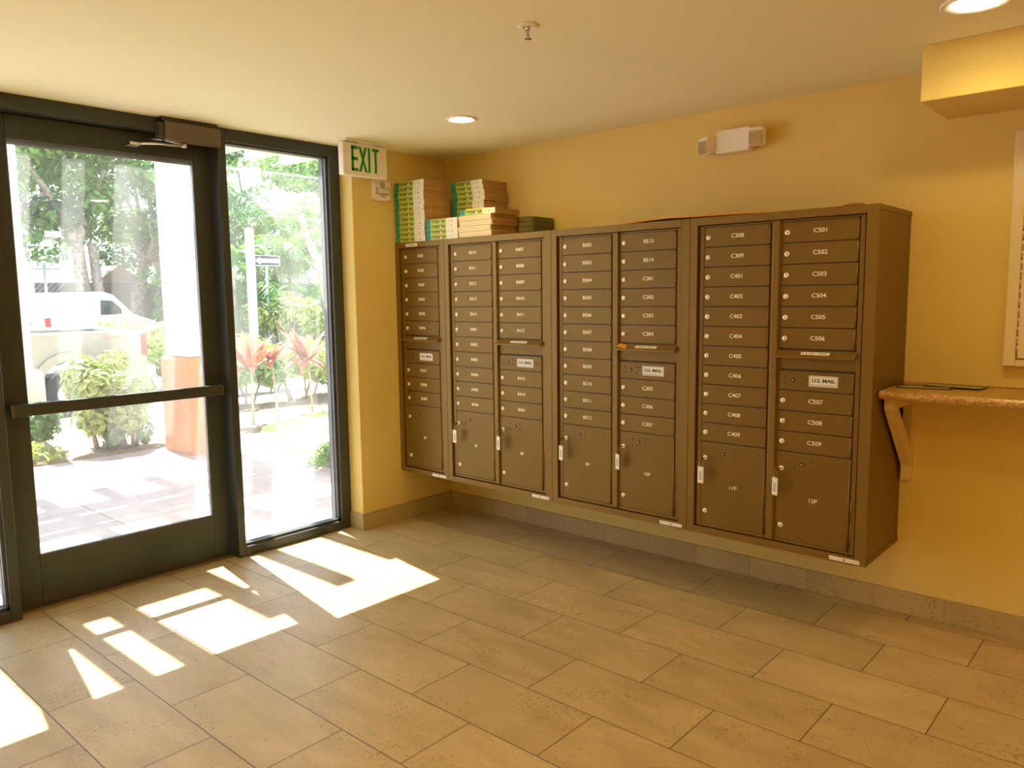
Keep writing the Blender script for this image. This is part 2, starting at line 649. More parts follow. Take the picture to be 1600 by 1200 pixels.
# ------------------------------------------------------------------ ceiling fixtures
def downlight(x, y, r, label, power=None):
    t = thing('downlight', label, 'ceiling light', (x, y, H), group=None)
    mb = MB()
    mb.lathe([(r * 1.36, 0), (r * 1.38, -0.004), (r * 1.30, -0.007), (r, -0.004), (r * 0.98, -0.001)], (0, 0, 0), (0, 0, 1), WHITEP, 40)
    mb.build('trim_ring', t)
    mb = MB()
    mb.cyl((0, 0, -0.0035), (0, 0, -0.001), r * 0.99, LAMPLENS, n=40)
    mb.build('lens', t)
    d = bpy.data.lights.new('lamp', 'AREA')
    d.shape = 'DISK'
    d.size = r * 1.9
    d.energy = power or LAMP_POWER
    d.color = (1.0, 0.64, 0.16)
    d.spread = 2.6
    lo = bpy.data.objects.new('lamp', d)
    COL.objects.link(lo)
    lo.location = (0, 0, -0.012)
    lo.parent = t
    return t


downlight(0.945, -0.783, 0.062, 'round recessed downlight in the ceiling above the phone directories')
downlight(3.312, -0.79, 0.078, 'round recessed downlight beside the boxed soffit')
downlight(3.312, -3.1, 0.078, 'unseen round downlight added as fill light over the middle of the floor', LAMP_POWER_FILL * 0.5)  # this and the next three are unseen, added to warm and brighten the room
downlight(5.4, -1.9, 0.078, 'unseen round downlight added as fill light deep in the room beyond the service counter', LAMP_POWER_FILL)
downlight(5.4, -4.4, 0.078, 'unseen round downlight added as fill light in the rear corner of the room', LAMP_POWER_FILL)
downlight(3.0, -4.8, 0.078, 'unseen round downlight added as fill light behind the camera', LAMP_POWER_FILL)

t = thing('fire_sprinkler', 'small pendent fire sprinkler on a white round plate in the ceiling', 'sprinkler', (2.118, -1.626, H))
mb = MB()
mb.lathe([(0.036, 0), (0.038, -0.003), (0.033, -0.006), (0.016, -0.007), (0.014, -0.002)], (0, 0, 0), (0, 0, 1), WHITEP, 32)
mb.build('escutcheon', t)
mb = MB()
mb.cyl((0, 0, 0), (0, 0, -0.014), 0.008, ALU)
mb.tube([(0.009, 0, -0.012), (0.0105, 0, -0.024), (0.003, 0, -0.040)], 0.002, ALU, 6)
mb.tube([(-0.009, 0, -0.012), (-0.0105, 0, -0.024), (-0.003, 0, -0.040)], 0.002, ALU, 6)
mb.cyl((0, 0, -0.038), (0, 0, -0.043), 0.005, ALU)
mb.build('frame', t)
mb = MB()
mb.cyl((0, 0, -0.014), (0, 0, -0.038), 0.002, mat('bulb_red', (0.6, 0.05, 0.02), 0.2))
mb.build('glass_bulb', t)
mb = MB()
for k in range(12):
    a = 2 * PI * k / 12
    mb.box(0.004, 0.013, -0.0022, 0.0022, -0.045, -0.0435, ALU, mtx=Matrix.Rotation(a, 4, 'Z'))
mb.build('deflector', t)

# EXIT sign
t = thing('exit_sign', 'white EXIT sign with green letters hung from the ceiling above the glazing', 'exit sign', (0.12, -0.768, H))
mb = MB()
mb.box(-0.05, 0.0, -0.163, 0.163, -0.205, -0.015, WHITEP, 0.006, 3)
mb.build('housing', t)
mb = MB()
mb.box(-0.055, 0.022, -0.155, 0.160, -0.011, 0, WHITEP, 0.003)
mb.box(-0.04, -0.0, -0.055, 0.055, -0.017, -0.008, WHITEP, 0.002)
mb.build('canopy', t)
mb = MB()


def bar_yz(mb, y0, y1, z0, z1, m_, x=0.0008):
    mb.box(-0.001, x, y0, y1, z0, z1, m_)


zc, hh = -0.107, 0.0725
b0, tt = -0.105, 0.0165
x0_, x1_ = -0.0005, 0.0012
# E
mb.box(x0_, x1_, -0.105, -0.088, zc - hh, zc + hh, GREEN)
for z in (zc - hh, zc - 0.009, zc + hh - 0.018):
    mb.box(x0_, x1_, -0.105, -0.057, z, z + 0.018, GREEN)
# X
for s_ in (1, -1):
    mb.prism([(-0.042 + 0.0215 - s_ * 0.0225 - 0.0085, zc - hh), (-0.042 + 0.0215 - s_ * 0.0225 + 0.0095, zc - hh),
              (-0.042 + 0.0215 + s_ * 0.0225 + 0.0085, zc + hh), (-0.042 + 0.0215 + s_ * 0.0225 - 0.0095, zc + hh)], 'YZ', x0_, x1_ + 0.0002 * s_, GREEN)
# I
mb.box(x0_, x1_, 0.017, 0.034, zc - hh, zc + hh, GREEN)
# T
mb.box(x0_, x1_, 0.066, 0.083, zc - hh, zc + hh, GREEN)
mb.box(x0_, x1_ + 0.0002, 0.050, 0.099, zc + hh - 0.018, zc + hh, GREEN)
mb.build('letters', t)

# fire alarm strobe on end wall
t = thing('fire_alarm', 'white wall horn strobe marked FIRE below the EXIT sign', 'fire alarm', (0, -0.573, 2.143))
mb = MB()
pts = [(-0.062, 0.058), (0.062, 0.058), (0.062, -0.045)]
for k in range(1, 12):
    a = PI * k / 12
    pts.append((0.062 * math.cos(a), -0.045 - 0.016 * math.sin(a)))
pts.append((-0.062, -0.045))
mb.prism(pts, 'YZ', 0.0, 0.032, WHITEP)
mb.build('housing', t)
mb = MB()
mb.box(0.030, 0.048, -0.045, 0.052, -0.022, 0.012, mat('strobe_lens', (0.75, 0.72, 0.62), 0.1, 0.3), 0.006, 2)
mb.box(0.030, 0.036, -0.050, 0.057, -0.026, 0.016, mat('strobe_rim', (0.13, 0.08, 0.04), 0.4), 0.003)
mb.build('strobe', t)
mb = MB()
mb.cyl((0.030, 0.0, 0.036), (0.034, 0.0, 0.036), 0.019, mat('grille_tan', (0.5, 0.36, 0.2), 0.6), n=24)
for k in range(5):
    mb.box(0.0335, 0.0352, -0.015, 0.015, 0.036 - 0.012 + k * 0.006, 0.036 - 0.0105 + k * 0.006, WHITEP)
mb.build('grille', t)
text('lettering', 'FIRE', 0.019, RED, (0.0325, 0.003, -0.037), FACE_PX, t, 0.0004, 1.1)

# emergency light
t = thing('emergency_light', 'cream emergency light box with two lamp heads high on the mailbox wall', 'emergency light', (2.12, 0, 2.23))
mb = MB()
mb.box(-0.088, 0.088, -0.062, 0, -0.055, 0.058, WHITEP, 0.005, 2)
mb.build('housing', t)
for sx_, dz, rot in ((-1, -0.012, -0.5), (1, 0.0, 0.15)):
    hd = MB()
    M_ = Matrix.Translation((sx_ * 0.130, -0.062, dz)) @ Matrix.Rotation(rot, 4, 'Z') @ Matrix.Rotation(0.1, 4, 'X')
    hd.box(-0.038, 0.038, -0.03, 0.03, -0.042, 0.046, WHITEP, 0.012, 3, mtx=M_)
    hd.cyl((sx_ * 0.085, -0.045, dz), (sx_ * 0.11, -0.055, dz), 0.018, WHITEP)
    ho = hd.build('lamp_head', t)
    ln = MB()
    LENS = mat('ribbed_lens', (0.62, 0.5, 0.32), 0.12, 0.5)
    ln.box(-0.033, 0.033, -0.036, -0.028, -0.036, 0.028, LENS, 0.006, 2, mtx=M_)
    for k in range(7):
        ln.box(-0.031, 0.031, -0.0395, -0.034, -0.034 + k * 0.0088, -0.030 + k * 0.0088, mat('lens_rib', (0.85, 0.8, 0.65), 0.1, 0.3), 0.001, mtx=M_)
    ln.build('lens', ho)

# ------------------------------------------------------------------ mailboxes
D = 0.462
ZB, ZT = 0.3342, 1.8234
Z0 = 1.778
P = 0.0905
DEP = 0.025
yF = -D
yM = -D + DEP        # module face
KEYS = []


def door_panel(x0, x1, z0, z1, parent, name='door'):
    mb = MB()
    g = 0.0022
    x0 += g; x1 -= g; z0 += g; z1 -= g
    yf = yM - 0.010
    mb.prism([(x0, yM + 0.004), (x0, yf), (x1 - 0.012, yf), (x1 - 0.009, yf + 0.001), (x1, yM - 0.001), (x1, yM + 0.004)], 'XY', z0, z1, BRONZE)
    d = mb.build(name, parent)
    hs = MB()
    hs.cyl((x1 - 0.0062, yf + 0.0005, z0 + 0.002), (x1 - 0.0062, yf + 0.0005, z1 - 0.002), 0.0042, BRONZE2, n=14)
    hs.build('hinge_edge', d)
    return d


def lock(x, z, parent, y=None):
    y = yM - 0.010 if y is None else y
    mb = MB()
    mb.lathe([(0.0, -0.0065), (0.0095, -0.0065), (0.0112, -0.005), (0.0112, 0.0)], (x, y, z), (0, 1, 0), CHROME, 20)
    mb.box(x - 0.0012, x + 0.0012, y - 0.0072, y - 0.006, z - 0.004, z + 0.004, SCREW)
    return mb.build('lock', parent)


def screws(pts, y, parent):
    for (x, z) in pts:
        mb = MB()
        mb.lathe([(0.0, -0.003), (0.0025, -0.003), (0.0045, -0.0012), (0.005, 0.0)], (x, y, z), (0, 1, 0), SCREW, 12)
        mb.build('screw', parent)


def mail_unit(xl, wid, cols, label, sticker=True, corner_label=False):
    root = thing('mailbox_unit', label, 'mailbox', (xl, 0, 0), group='bronze mailbox units on the wall')
    # cabinet body
    mb = MB()
    e = 0.0035
    mb.box(e, wid - e, yM + 0.003, 0, ZB + e, ZT - e, BRONZE)
    mb.box(e, 0.036, yF + 0.012, yM + 0.003, ZB + e, ZT - e, BRONZE)
    mb.box(wid - 0.0365, wid - e, yF + 0.012, yM + 0.003, ZB + e, ZT - e, BRONZE)
    mb.box(0.0006, wid - 0.0006, -D + 0.001, 0, ZT - 0.022, ZT, BRONZE, 0.001)
    mb.box(0.0006, wid - 0.0006, -D + 0.001, 0, ZB, ZB + 0.022, BRONZE, 0.001)
    mb.build('cabinet_body', root)
    # front frame
    mb = MB()
    ox0, ox1, oz0, oz1 = 0.037, wid - 0.047 if wid > .6 else wid - 0.037, 0.366, 1.7885
    yb = yM + 0.002
    for (a, b, c, d) in ((0.0008, ox0, ZB, ZT), (ox1, wid - 0.0008, ZB, ZT), (ox0, ox1, ZB, oz0), (ox0, ox1, oz1, ZT)):
        mb.box(a, b, yF, yF + 0.0125, c, d, BRONZE2, 0.001)
    mb.build('front_frame', root)
    mb = MB()
    mb.box(ox0 + 0.0003, ox1 - 0.0003, yM + 0.002, yM + 0.0025, oz0, oz1, DARKGAP)  # near-black sheet stands in for shade in the recess behind the doors
    mb.build('reveal_shade', root)
    # module face frames
    for ci, c in enumerate(cols):
        x0 = c['x']
        x1 = x0 + c['w']
        xa = ox0 + 0.006 if ci == 0 else (x0 - 0.021)
        xb = (ox1 - 0.007) if ci == len(cols) - 1 else x1 + 0.021
        mf = MB()
        yq = yM - 0.0125 + 0.0
        zb = 0.382
        for (a, b, p, q) in ((xa, x0, oz0 + 0.004, oz1 - 0.003), (x1, xb, oz0 + 0.004, oz1 - 0.003), (x0, x1, oz0 + 0.004, zb), (x0, x1, Z0, oz1 - 0.003)):
            mf.box(a, b, yM - 0.0108, yM + 0.004, p, q, BRONZE2, 0.0012)
        for k in range(len(c['rows'])):
            z = Z0 - P * (k + 1)
            if c['rows'][k] == 'slot':
                z -= 0.004
            mf.box(x0, x1, yM - 0.0035, yM + 0.004, z - 0.003, z + 0.003, mat('gap_shade_brown', (0.06, 0.035, 0.012), 0.6))  # rails coloured dark in place of the shadow between doors
        mf.build('module_frame', root)
        z = Z0
        for k, row in enumerate(c['rows']):
            zt_, zb_ = Z0 - P * k, Z0 - P * (k + 1)
            zm = (zt_ + zb_) / 2
            if row == 'slot':
                pn = MB()
                pn.box(x0, x1, yM - 0.006, yM + 0.004, zb_ + 0.002, zt_ - 0.004, BRONZE)
                pn.box(x0 + 0.004, x1 - 0.004, yM - 0.0068, yM - 0.006, zt_ - 0.030, zt_ - 0.010, DARKGAP)  # dark patch stands in for the shaded slot beneath the flap
                pn.build('outgoing_panel', root)
                fl = MB()
                yo = yM - 0.008
                fl.prism([(yo, zt_ - 0.006), (yo - 0.036, zt_ - 0.030), (yo - 0.036, zt_ - 0.037), (yo - 0.033, zt_ - 0.037), (yo, zt_ - 0.012)], 'YZ', x0 - 0.006, x1 + 0.006, BRONZE2)
                fo = fl.build('mail_slot_flap', root)
                lb = MB()
                ang = math.atan2(0.024, 0.036)
                cx_ = (x0 + x1) / 2
                M_ = Matrix.Translation((cx_, yo - 0.018, zt_ - 0.0175)) @ Matrix.Rotation(ang, 4, 'X')
                lb.box(-0.06, 0.06, -0.009, 0.009, 0, 0.0008, PAPER, mtx=M_)
                for q in range(14):
                    if random.random() < 0.85:
                        lb.box(-0.054 + q * 0.0076, -0.049 + q * 0.0076, -0.003, 0.003, 0.0008, 0.0011, BLACK, mtx=M_)
                lb.build('flap_sticker', fo)
                continue
            if row == 'US':
                d = door_panel(x0, x1, zb_, zt_ - 0.004, root, 'service_door')
                y = yM - 0.010
                if wid > .6:
                    screws([(x0 + 0.030, zm + 0.014), (x0 + 0.030, zm - 0.014), (x0 + 0.098, zm + 0.014), (x0 + 0.098, zm - 0.014), (x0 + 0.275, zm)], y, d)
                lk = MB()
                lk.cyl((x0 + 0.064, y, zm), (x0 + 0.064, y - 0.003, zm), 0.0085, DARKGAP, n=18)
                lk.cyl((x0 + 0.064, y, zm), (x0 + 0.064, y - 0.0045, zm), 0.0055, SCREW, n=14)
                lk.box(x0 + 0.059, x0 + 0.069, y - 0.0052, y - 0.0044, zm - 0.0008, zm + 0.0008, PRINT)
                lk.build('service_lock', d)
                pl = MB()
                px = x0 + 0.194
                pl.box(px - 0.061, px + 0.061, y - 0.001, y, zm - 0.0235, zm + 0.0235, PAPER)
                for (a, b, p, q) in ((-0.057, 0.057, 0.0195, 0.0205), (-0.057, 0.057, -0.0205, -0.0195), (-0.057, -0.0560, -0.02, 0.02), (0.056, 0.057, -0.02, 0.02), (-0.05, 0.05, -0.0155, -0.0145)):
                    pl.box(px + a, px + b, y - 0.0014, y - 0.0009, zm + p, zm + q, BLACK)
                po = pl.build('nameplate', d)
                text('lettering', 'U.S. MAIL', 0.0215, BLACK, (px, y - 0.0014, zm + 0.002), FACE_MY, po, 0.0005, 1.12)
                continue
            d = door_panel(x0, x1, zb_, zt_, root)
            lock(x0 + 0.0235, zm - 0.001, d)
            text('box_number', row, 0.0255, PRINT, ((x0 + x1) / 2 + 0.002, yM - 0.0104, zm + 0.001), FACE_MY, d, 0.00025, 1.10)
        # parcel locker
        zt_ = Z0 - P * len(c['rows'])
        d = door_panel(x0, x1, 0.382, zt_, root, 'parcel_door')
        lx = x0 + 0.0245
        lz = zt_ - 0.078
        lock(lx, lz, d)
        lock(x0 + 0.0265, 0.447, d)
        y = yM - 0.010
        mx_ = x0 + 0.113
        mz = zt_ - 0.052
        lk = MB()
        lk.cyl((mx_, y, mz), (mx_, y - 0.003, mz), 0.009, DARKGAP, n=18)
        lk.cyl((mx_, y, mz), (mx_, y - 0.0042, mz), 0.006, SCREW, n=14)
        lk.box(mx_ - 0.0045, mx_ + 0.0045, y - 0.0050, y - 0.0042, mz - 0.0009, mz + 0.0009, PRINT)
        lk.build('master_lock', d)
        if wid > .6:
            screws([(mx_ - 0.036, mz + 0.017), (mx_ - 0.036, mz - 0.017), (mx_ + 0.036, mz + 0.017), (mx_ + 0.036, mz - 0.017)], y, d)
        text('box_number', c['parcel'], 0.0245, PRINT, ((x0 + x1) / 2 + 0.002, y - 0.0004, 0.575), FACE_MY, d, 0.00025, 1.10)
        hg = MB()
        hg.cyl((x1 + 0.002, y - 0.001, 0.395), (x1 + 0.002, y - 0.001, 0.50), 0.003, BRONZE2, n=8)
        hg.cyl((x1 + 0.002, y - 0.001, 0.51), (x1 + 0.002, y - 0.001, 0.60), 0.0035, BRONZE2, n=8)
        hg.build('hinge', d)
        if c.get('key'):
            KEYS.append((xl + lx, lz, y - 0.007, c['parcel']))
    if len(cols) == 2:
        mc = MB()
        a = cols[0]['x'] + cols[0]['w'] + 0.008
        b = cols[1]['x'] - 0.006
        mc.box(a, b, yM - 0.022, yM, 0.372, 1.786, BRONZE2, 0.004, 2)
        mc.build('centre_post', root)
    st = MB()
    x1s = wid - 0.025
    st.box(x1s - 0.124, x1s, yF - 0.0008, yF, 0.3405, 0.357, PAPER)
    for q in range(16):
        st.box(x1s - 0.118 + q * 0.0072, x1s - 0.1135 + q * 0.0072, yF - 0.0011, yF - 0.0007, 0.3465, 0.3475 + 0.002 * random.random(), SCREW)
    st.cyl((x1s - 0.062, yF - 0.0011, 0.349), (x1s - 0.062, yF - 0.0006, 0.349), 0.004, DARKGAP, n=10)
    st.build('maker_sticker', root)
    if corner_label:
        st = MB()
        st.box(0.107, 0.215, yF - 0.0008, yF, 1.794, 1.813, PAPER)
        st.box(0.113, 0.121, yF - 0.0012, yF - 0.0007, 1.799, 1.807, SCREW)
        for q in range(8):
            st.box(0.135 + q * 0.009, 0.1415 + q * 0.009, yF - 0.0012, yF - 0.0007, 1.8, 1.806, SCREW)
        st.build('number_sticker', root)
    return root


def R_(s):
    return s.split()


W2, W1 = 0.8295, 0.4553
X1 = W1
mail_unit(0.0, W1, [dict(x=0.064, w=0.325, rows=R_('B301 B302 B303 B304 B305 B306 slot US B307 B308 B309'), parcel='6P')],
          'narrow single-column mailbox unit with boxes B301 to B309 against the end wall', corner_label=True)
mail_unit(X1, W2, [dict(x=0.064, w=0.323, rows=R_('B310 B311 B312 B313 B314 B401 B402 B403 B404 B405 B406'), parcel='7P', key=1),
                   dict(x=0.433, w=0.323, rows=R_('B407 B408 B409 B410 B411 B412 slot US B413 B414 B501'), parcel='8P', key=1)],
          'double-column mailbox unit with boxes B310 to B501 under the phone directories')
mail_unit(X1 + W2, W2, [dict(x=0.064, w=0.323, rows=R_('B502 B503 B504 B505 B506 B507 B508 B509 B510 B511 B512'), parcel='9P', key=1),
                        dict(x=0.433, w=0.323, rows=R_('B513 B514 C301 C302 C303 C304 slot US C305 C306 C307'), parcel='10P', key=1)],
          'double-column mailbox unit with boxes B502 to C307, orange envelope lying on top')
mail_unit(X1 + 2 * W2, W2, [dict(x=0.064, w=0.323, rows=R_('C308 C309 C401 C402 C403 C404 C405 C406 C407 C408 C409'), parcel='11P', key=1),
                            dict(x=0.433, w=0.323, rows=R_('C501 C502 C503 C504 C505 C506 slot US C507 C508 C509'), parcel='12P', key=1)],
          'double-column mailbox unit with boxes C308 to C509, its bare side facing the counter')

# keys hanging in the parcel lockers
kproto = None
for (kx, kz, ky, pn) in KEYS:
    lab = 'brass key with pale plastic tag hanging in the lock of parcel locker ' + pn
    if kproto is None:
        k0 = thing('parcel_key', lab, 'key', (kx, ky, kz), group='keys hanging in the parcel lockers')
        mb = MB()
        mb.box(-0.001, 0.001, -0.022, -0.0, -0.0035, 0.0035, KEYM)
        mb.cyl((-0.0012, -0.030, -0.001), (0.0012, -0.030, -0.001), 0.011, KEYM, n=16)
        mb.build('key', k0)
        mb = MB()
        mb.tube([(0.012 * math.cos(a_) * 0.6, -0.034 + 0.004 * math.sin(a_), -0.022 + 0.014 * math.sin(a_)) for a_ in [2 * PI * q / 12 for q in range(13)]], 0.0012, KEYM, 6)
        mb.build('ring', k0)
        mb = MB()
        mb.box(-0.016, 0.016, -0.037, -0.033, -0.118, -0.038, mat('tag_plastic', (0.82, 0.78, 0.6), 0.35), 0.0018, 2)
        tg = mb.build('tag', k0)
        mb = MB()
        mb.box(-0.012, 0.012, -0.0378, -0.0368, -0.110, -0.050, PAPER)
        for q in range(4):
            mb.box(-0.006 + q * 0.004, -0.0045 + q * 0.004, -0.0382, -0.0376, -0.102, -0.06, SCREW)
        mb.build('tag_insert', tg)
        kproto = k0
    else:
        r = kproto.copy()
        COL.objects.link(r)
        r.location = (kx, ky, kz)
        r['label'] = lab
        for ch in list(kproto.children):
            c = ch.copy()
            COL.objects.link(c)
            c.parent = r
            for g_ in ch.children:
                d = g_.copy()
                COL.objects.link(d)
                d.parent = c
        r.rotation_euler = (0, 0, random.uniform(-0.4, 0.1))

# envelopes
def envelope(name, label, pts_x, y0, y1, z, zs, m_):
    mb = MB()
    n = len(pts_x)
    top = []
    for i, x in enumerate(pts_x):
        top.append((x, zs[i]))
    mb2 = bmesh.new()
    o = MB()
    poly = [(x, z + h) for x, h in zip(pts_x, zs)] + [(x, z + max(0.0, h - 0.007)) for x, h in reversed(list(zip(pts_x, zs)))]
    o.prism(poly, 'XZ', y0, y1, m_)
    ob = o.build(name)
    tag(ob, label, 'envelope')
    return ob


envelope('padded_envelope', 'orange padded envelope lying flat across the tops of two mailbox units', [1.70, 1.76, 1.86, 1.98, 2.1, 2.25, 2.38, 2.44], -0.43, -0.2, ZT + 0.0006,
         [0.022, 0.010, 0.016, 0.020, 0.016, 0.014, 0.012, 0.008], ENVEL)
envelope('torn_note', 'small brown torn paper scrap on top of the mailbox unit nearest the counter', [2.80, 2.84, 2.87], -0.455, -0.40, ZT + 0.0006, [0.008, 0.011, 0.008], mat('brown_paper', (0.5, 0.2, 0.06), 0.7))
_m = MB()
xs_ = X1 + W2 + 0.433
_m.box(0, 0.085, -0.034, -0.004, 0, 0.004, ENVEL, 0.0015, mtx=Matrix.Translation((xs_, yM - 0.006, 1.232)) @ Matrix.Rotation(0.18, 4, 'Y') @ Matrix.Rotation(0.5, 4, 'X'))
tag(_m.build('outgoing_envelope'), 'orange envelope poking out of the mail slot beneath box C304', 'envelope')

# ------------------------------------------------------------------ phone directories
def book(kind):
    """length along x 0..0.27 (spine), depth along y 0..0.22, thickness 0.0305, spine at y=0"""
    root = bpy.data.objects.new('phone_directory', None)
    COL.objects.link(root)
    root.empty_display_size = 0.05
    L, W, T = 0.272, 0.222, 0.0305
    if kind == 'spine':
        c = MB()
        c.box(0, L, 0, W, 0, 0.0005, SPINEW)
        c.box(0, L, 0, W, T - 0.0005, T, SPINEW)
        c.box(0, L, 0, 0.0016, 0.0005, T - 0.0005, SPINEW)
        c.build('cover', root)
        p = MB()
        p.box(0.001, L + 0.0006, 0.0017, W - 0.001, 0.0005, T - 0.0005, PAGES)
        p.build('page_block', root)
        q = MB()
        q.box(0, 0.040, -0.0006, 0, 0.0003, T - 0.0003, TEAL)
        q.box(0.040, 0.176, -0.0006, 0, 0.0003, T - 0.0003, LIME)
        q.box(0.047, 0.130, -0.001, -0.0005, 0.0165, 0.0225, DKGREEN)
        q.box(0.052, 0.122, -0.001, -0.0005, 0.0075, 0.0100, DKGREEN)
        q.box(0.086, 0.118, -0.0012, -0.0005, 0.0100, 0.0135, mat('spine_brown', (0.28, 0.11, 0.02), 0.5))
        q.box(0.123, 0.134, -0.0012, -0.0005, 0.006, 0.017, SPINEW)
        for a_ in range(5):
            q.box(0.138 + a_ * 0.0068, 0.1425 + a_ * 0.0068, -0.001, -0.0005, 0.006 + (a_ % 2) * 0.003, 0.024 - (a_ % 3) * 0.002, DKGREEN)
        q.box(0.186, 0.208, -0.001, -0.0005, 0.014, 0.0162, mat('spine_grey', (0.4, 0.38, 0.3), 0.5))
        q.box(0.222, 0.234, -0.001, -0.0005, 0.011, 0.019, MATS['spine_grey'])
        q.build('spine_print', root)
    else:
        c = MB()
        c.box(0, L, 0.004, W, 0, 0.0008, PAGESW)
        c.box(0, L, 0.004, W, T - 0.0008, T, PAGESW)
        c.build('cover', root)
        p = MB()
        # loose wavy leaves at the open side
        nl = 9
        for k in range(nl):
            za = 0.0010 + (T - 0.0020) * k / nl
            zb = 0.0010 + (T - 0.0020) * (k + (0.9 if k % 3 else 0.55)) / nl
            j = random.uniform(0.0, 0.012)
            p.box(0.001 + j * 1.4, L - 0.001, 0.001 + j, 0.03, za, zb, PAGESY if k % 4 == 1 else PAGESW, 0.0006)
        p.box(0.012, L - 0.007, 0.012, W - 0.002, 0.0008, T - 0.0008, PAGESW)
        p.box(L - 0.006, L + 0.0005, 0.001, W, 0.0008, T - 0.0008, PAGES)
        p.build('page_block', root)
    return root


PROTO = {'spine': book('spine'), 'open': book('open')}
ORD = ['bottom', 'second', 'third', 'fourth', 'fifth', 'sixth', 'seventh', 'eighth', 'ninth', 'tenth', 'eleventh']
used = set()


def place_book(kind, x, y, z, rz, label, group, flip=False):
    p = PROTO[kind]
    if kind not in used:
        used.add(kind)
        r = p
    else:
        r = p.copy()
        COL.objects.link(r)
        for ch in list(p.children):
            c = ch.copy()
            COL.objects.link(c)
            c.parent = r
    r.location = (x, y, z)
    r.rotation_euler = (0, 0, rz)
    tag(r, label, 'phone book', group)
    return r


T_ = 0.0307
for k in range(12):
    pos = 'topmost' if k == 11 else (ORD[k] + (' directory' if k == 0 else ' directory up'))
    lab = 'teal and green ' + (('directory at the bottom' if k == 0 else (ORD[k] + ' directory up' if k < 11 else 'topmost directory')) + ' of the tall front stack by the end wall')
    place_book('spine', 0.012 + [0.004, 0.002, 0.0, 0.003, -0.002, 0.001, 0.0, 0.003, -0.004, -0.006, 0.0, 0.004][k], -0.460 + random.uniform(0, 0.004), ZT + 0.0004 + k * T_ * 1.02, random.uniform(-0.012, 0.012),
               lab, 'tall front stack of directories')
for k in range(4):
    lab = 'teal ended ' + ('directory at the bottom' if k == 0 else (ORD[k] + ' directory up' if k < 3 else 'topmost directory')) + ' of the short four-book stack'
    place_book('spine', 0.297 + [0.004, 0.002, 0.0, 0.001][k], -0.4585, ZT + 0.0004 + k * T_ * 1.01, random.uniform(-0.006, 0.008), lab, 'short stack of four directories')
for k in range(12):
    lab = 'green spined ' + ('directory at the bottom' if k == 0 else (ORD[k] + ' directory up' if k < 11 else 'topmost directory')) + ' of the tall rear stack by the wall'
    ox = [0, 0, 0, 0, 0, 0, 0, 0.0, 0.010, 0.006, -0.006, -0.010][k]
    place_book('spine', 0.300 + ox, -0.226 + [0, 0, 0, 0, 0, 0, 0, 0, -0.004, -0.004, 0, 0][k], ZT + 0.0004 + k * T_ * 1.0, random.uniform(-0.008, 0.01) if k < 11 else -0.01, lab, 'tall rear stack of directories')
for k in range(4):
    lab = 'plastic-pale ' if False else 'yellow-paged '
    lab += ('directory at the bottom' if k == 0 else (ORD[k] + ' directory up' if k < 3 else 'topmost loose directory')) + ' of the stack turned with its open pages outward'
    place_book('open', 0.578 + [0.0, -0.006, 0.006, 0.0][k], -0.460, ZT + 0.0004 + k * T_ * 1.03, random.uniform(-0.01, 0.01), lab, 'stack of directories with open pages outward')
place_book('spine', 0.598, -0.458, ZT + 0.0008 + 4 * T_ * 1.03, 0.03, 'single green spined directory lying on the stack of open-paged directories', None)
_m = MB()
_m.prism([(0, 0), (0.055, 0), (0.17, 0.003), (0.2, 0), (0.2, 0.004), (0.12, 0.010), (0.06, 0.006), (0.02, 0.012)], 'XZ', 0, 0.15, mat('yellow_paper', (0.85, 0.62, 0.05), 0.6))
_m.build('loose_yellow_paper', loc=(0.61, -0.43, ZT + 0.001 + 5 * T_ * 1.03))
tag(bpy.data.objects['loose_yellow_paper'], 'bright yellow folded paper on the single directory above the open-paged stack', 'paper')
# old dark green directories with a rounded corner
for k in range(4):
    r = thing('old_directory', 'dark green worn directory with rounded corner, ' + ['lowest', 'second up', 'third up', 'uppermost'][k] + ' of the low dark stack', 'phone book', (0.828, -0.228, ZT + 0.0004 + k * 0.0292), random.uniform(-0.01, 0.01), 'low stack of dark green directories')

    def outline(ins):
        pts = [(ins, ins), (0.075, ins)]
        for q in range(1, 9):
            a_ = PI / 2 * q / 8
            pts.append((0.075 + (0.045 - ins) * math.sin(a_), 0.045 - (0.045 - ins) * math.cos(a_)))
        pts += [(0.12 - ins, 0.215 - ins), (ins, 0.215 - ins)]
        return pts
    c = MB()
    c.prism(outline(0), 'XY', 0, 0.0016, OLDGREEN)
    c.prism(outline(0), 'XY', 0.0272, 0.0288, OLDGREEN)
    c.build('cover', r)
    c = MB()
    c.prism(outline(0.0015), 'XY', 0.0016, 0.0272, OLDGREEN2)
    c.build('page_block', r)

# ------------------------------------------------------------------ counter, bracket, board
t = thing('counter', 'speckled tan laminate shelf counter with rounded nosing, right of the mailboxes', 'counter', (2.9475, 0, 0))
mb = MB()
prof = [(-0.001, 1.034), (-0.375, 1.034), (-0.384, 1.038), (-0.389, 1.045), (-0.391, 1.053), (-0.389, 1.061), (-0.384, 1.067), (-0.375, 1.070), (-0.001, 1.070)]
mb.prism(prof, 'YZ', 0.0, XR - 2.9475, LAMIN)
mb.build('top', t)
mb = MB()
mb.box(0.0, XR - 2.9475, -0.012, -0.001, 1.070, 1.075, LAMIN, 0.001)
mb.build('backsplash_strip', t)


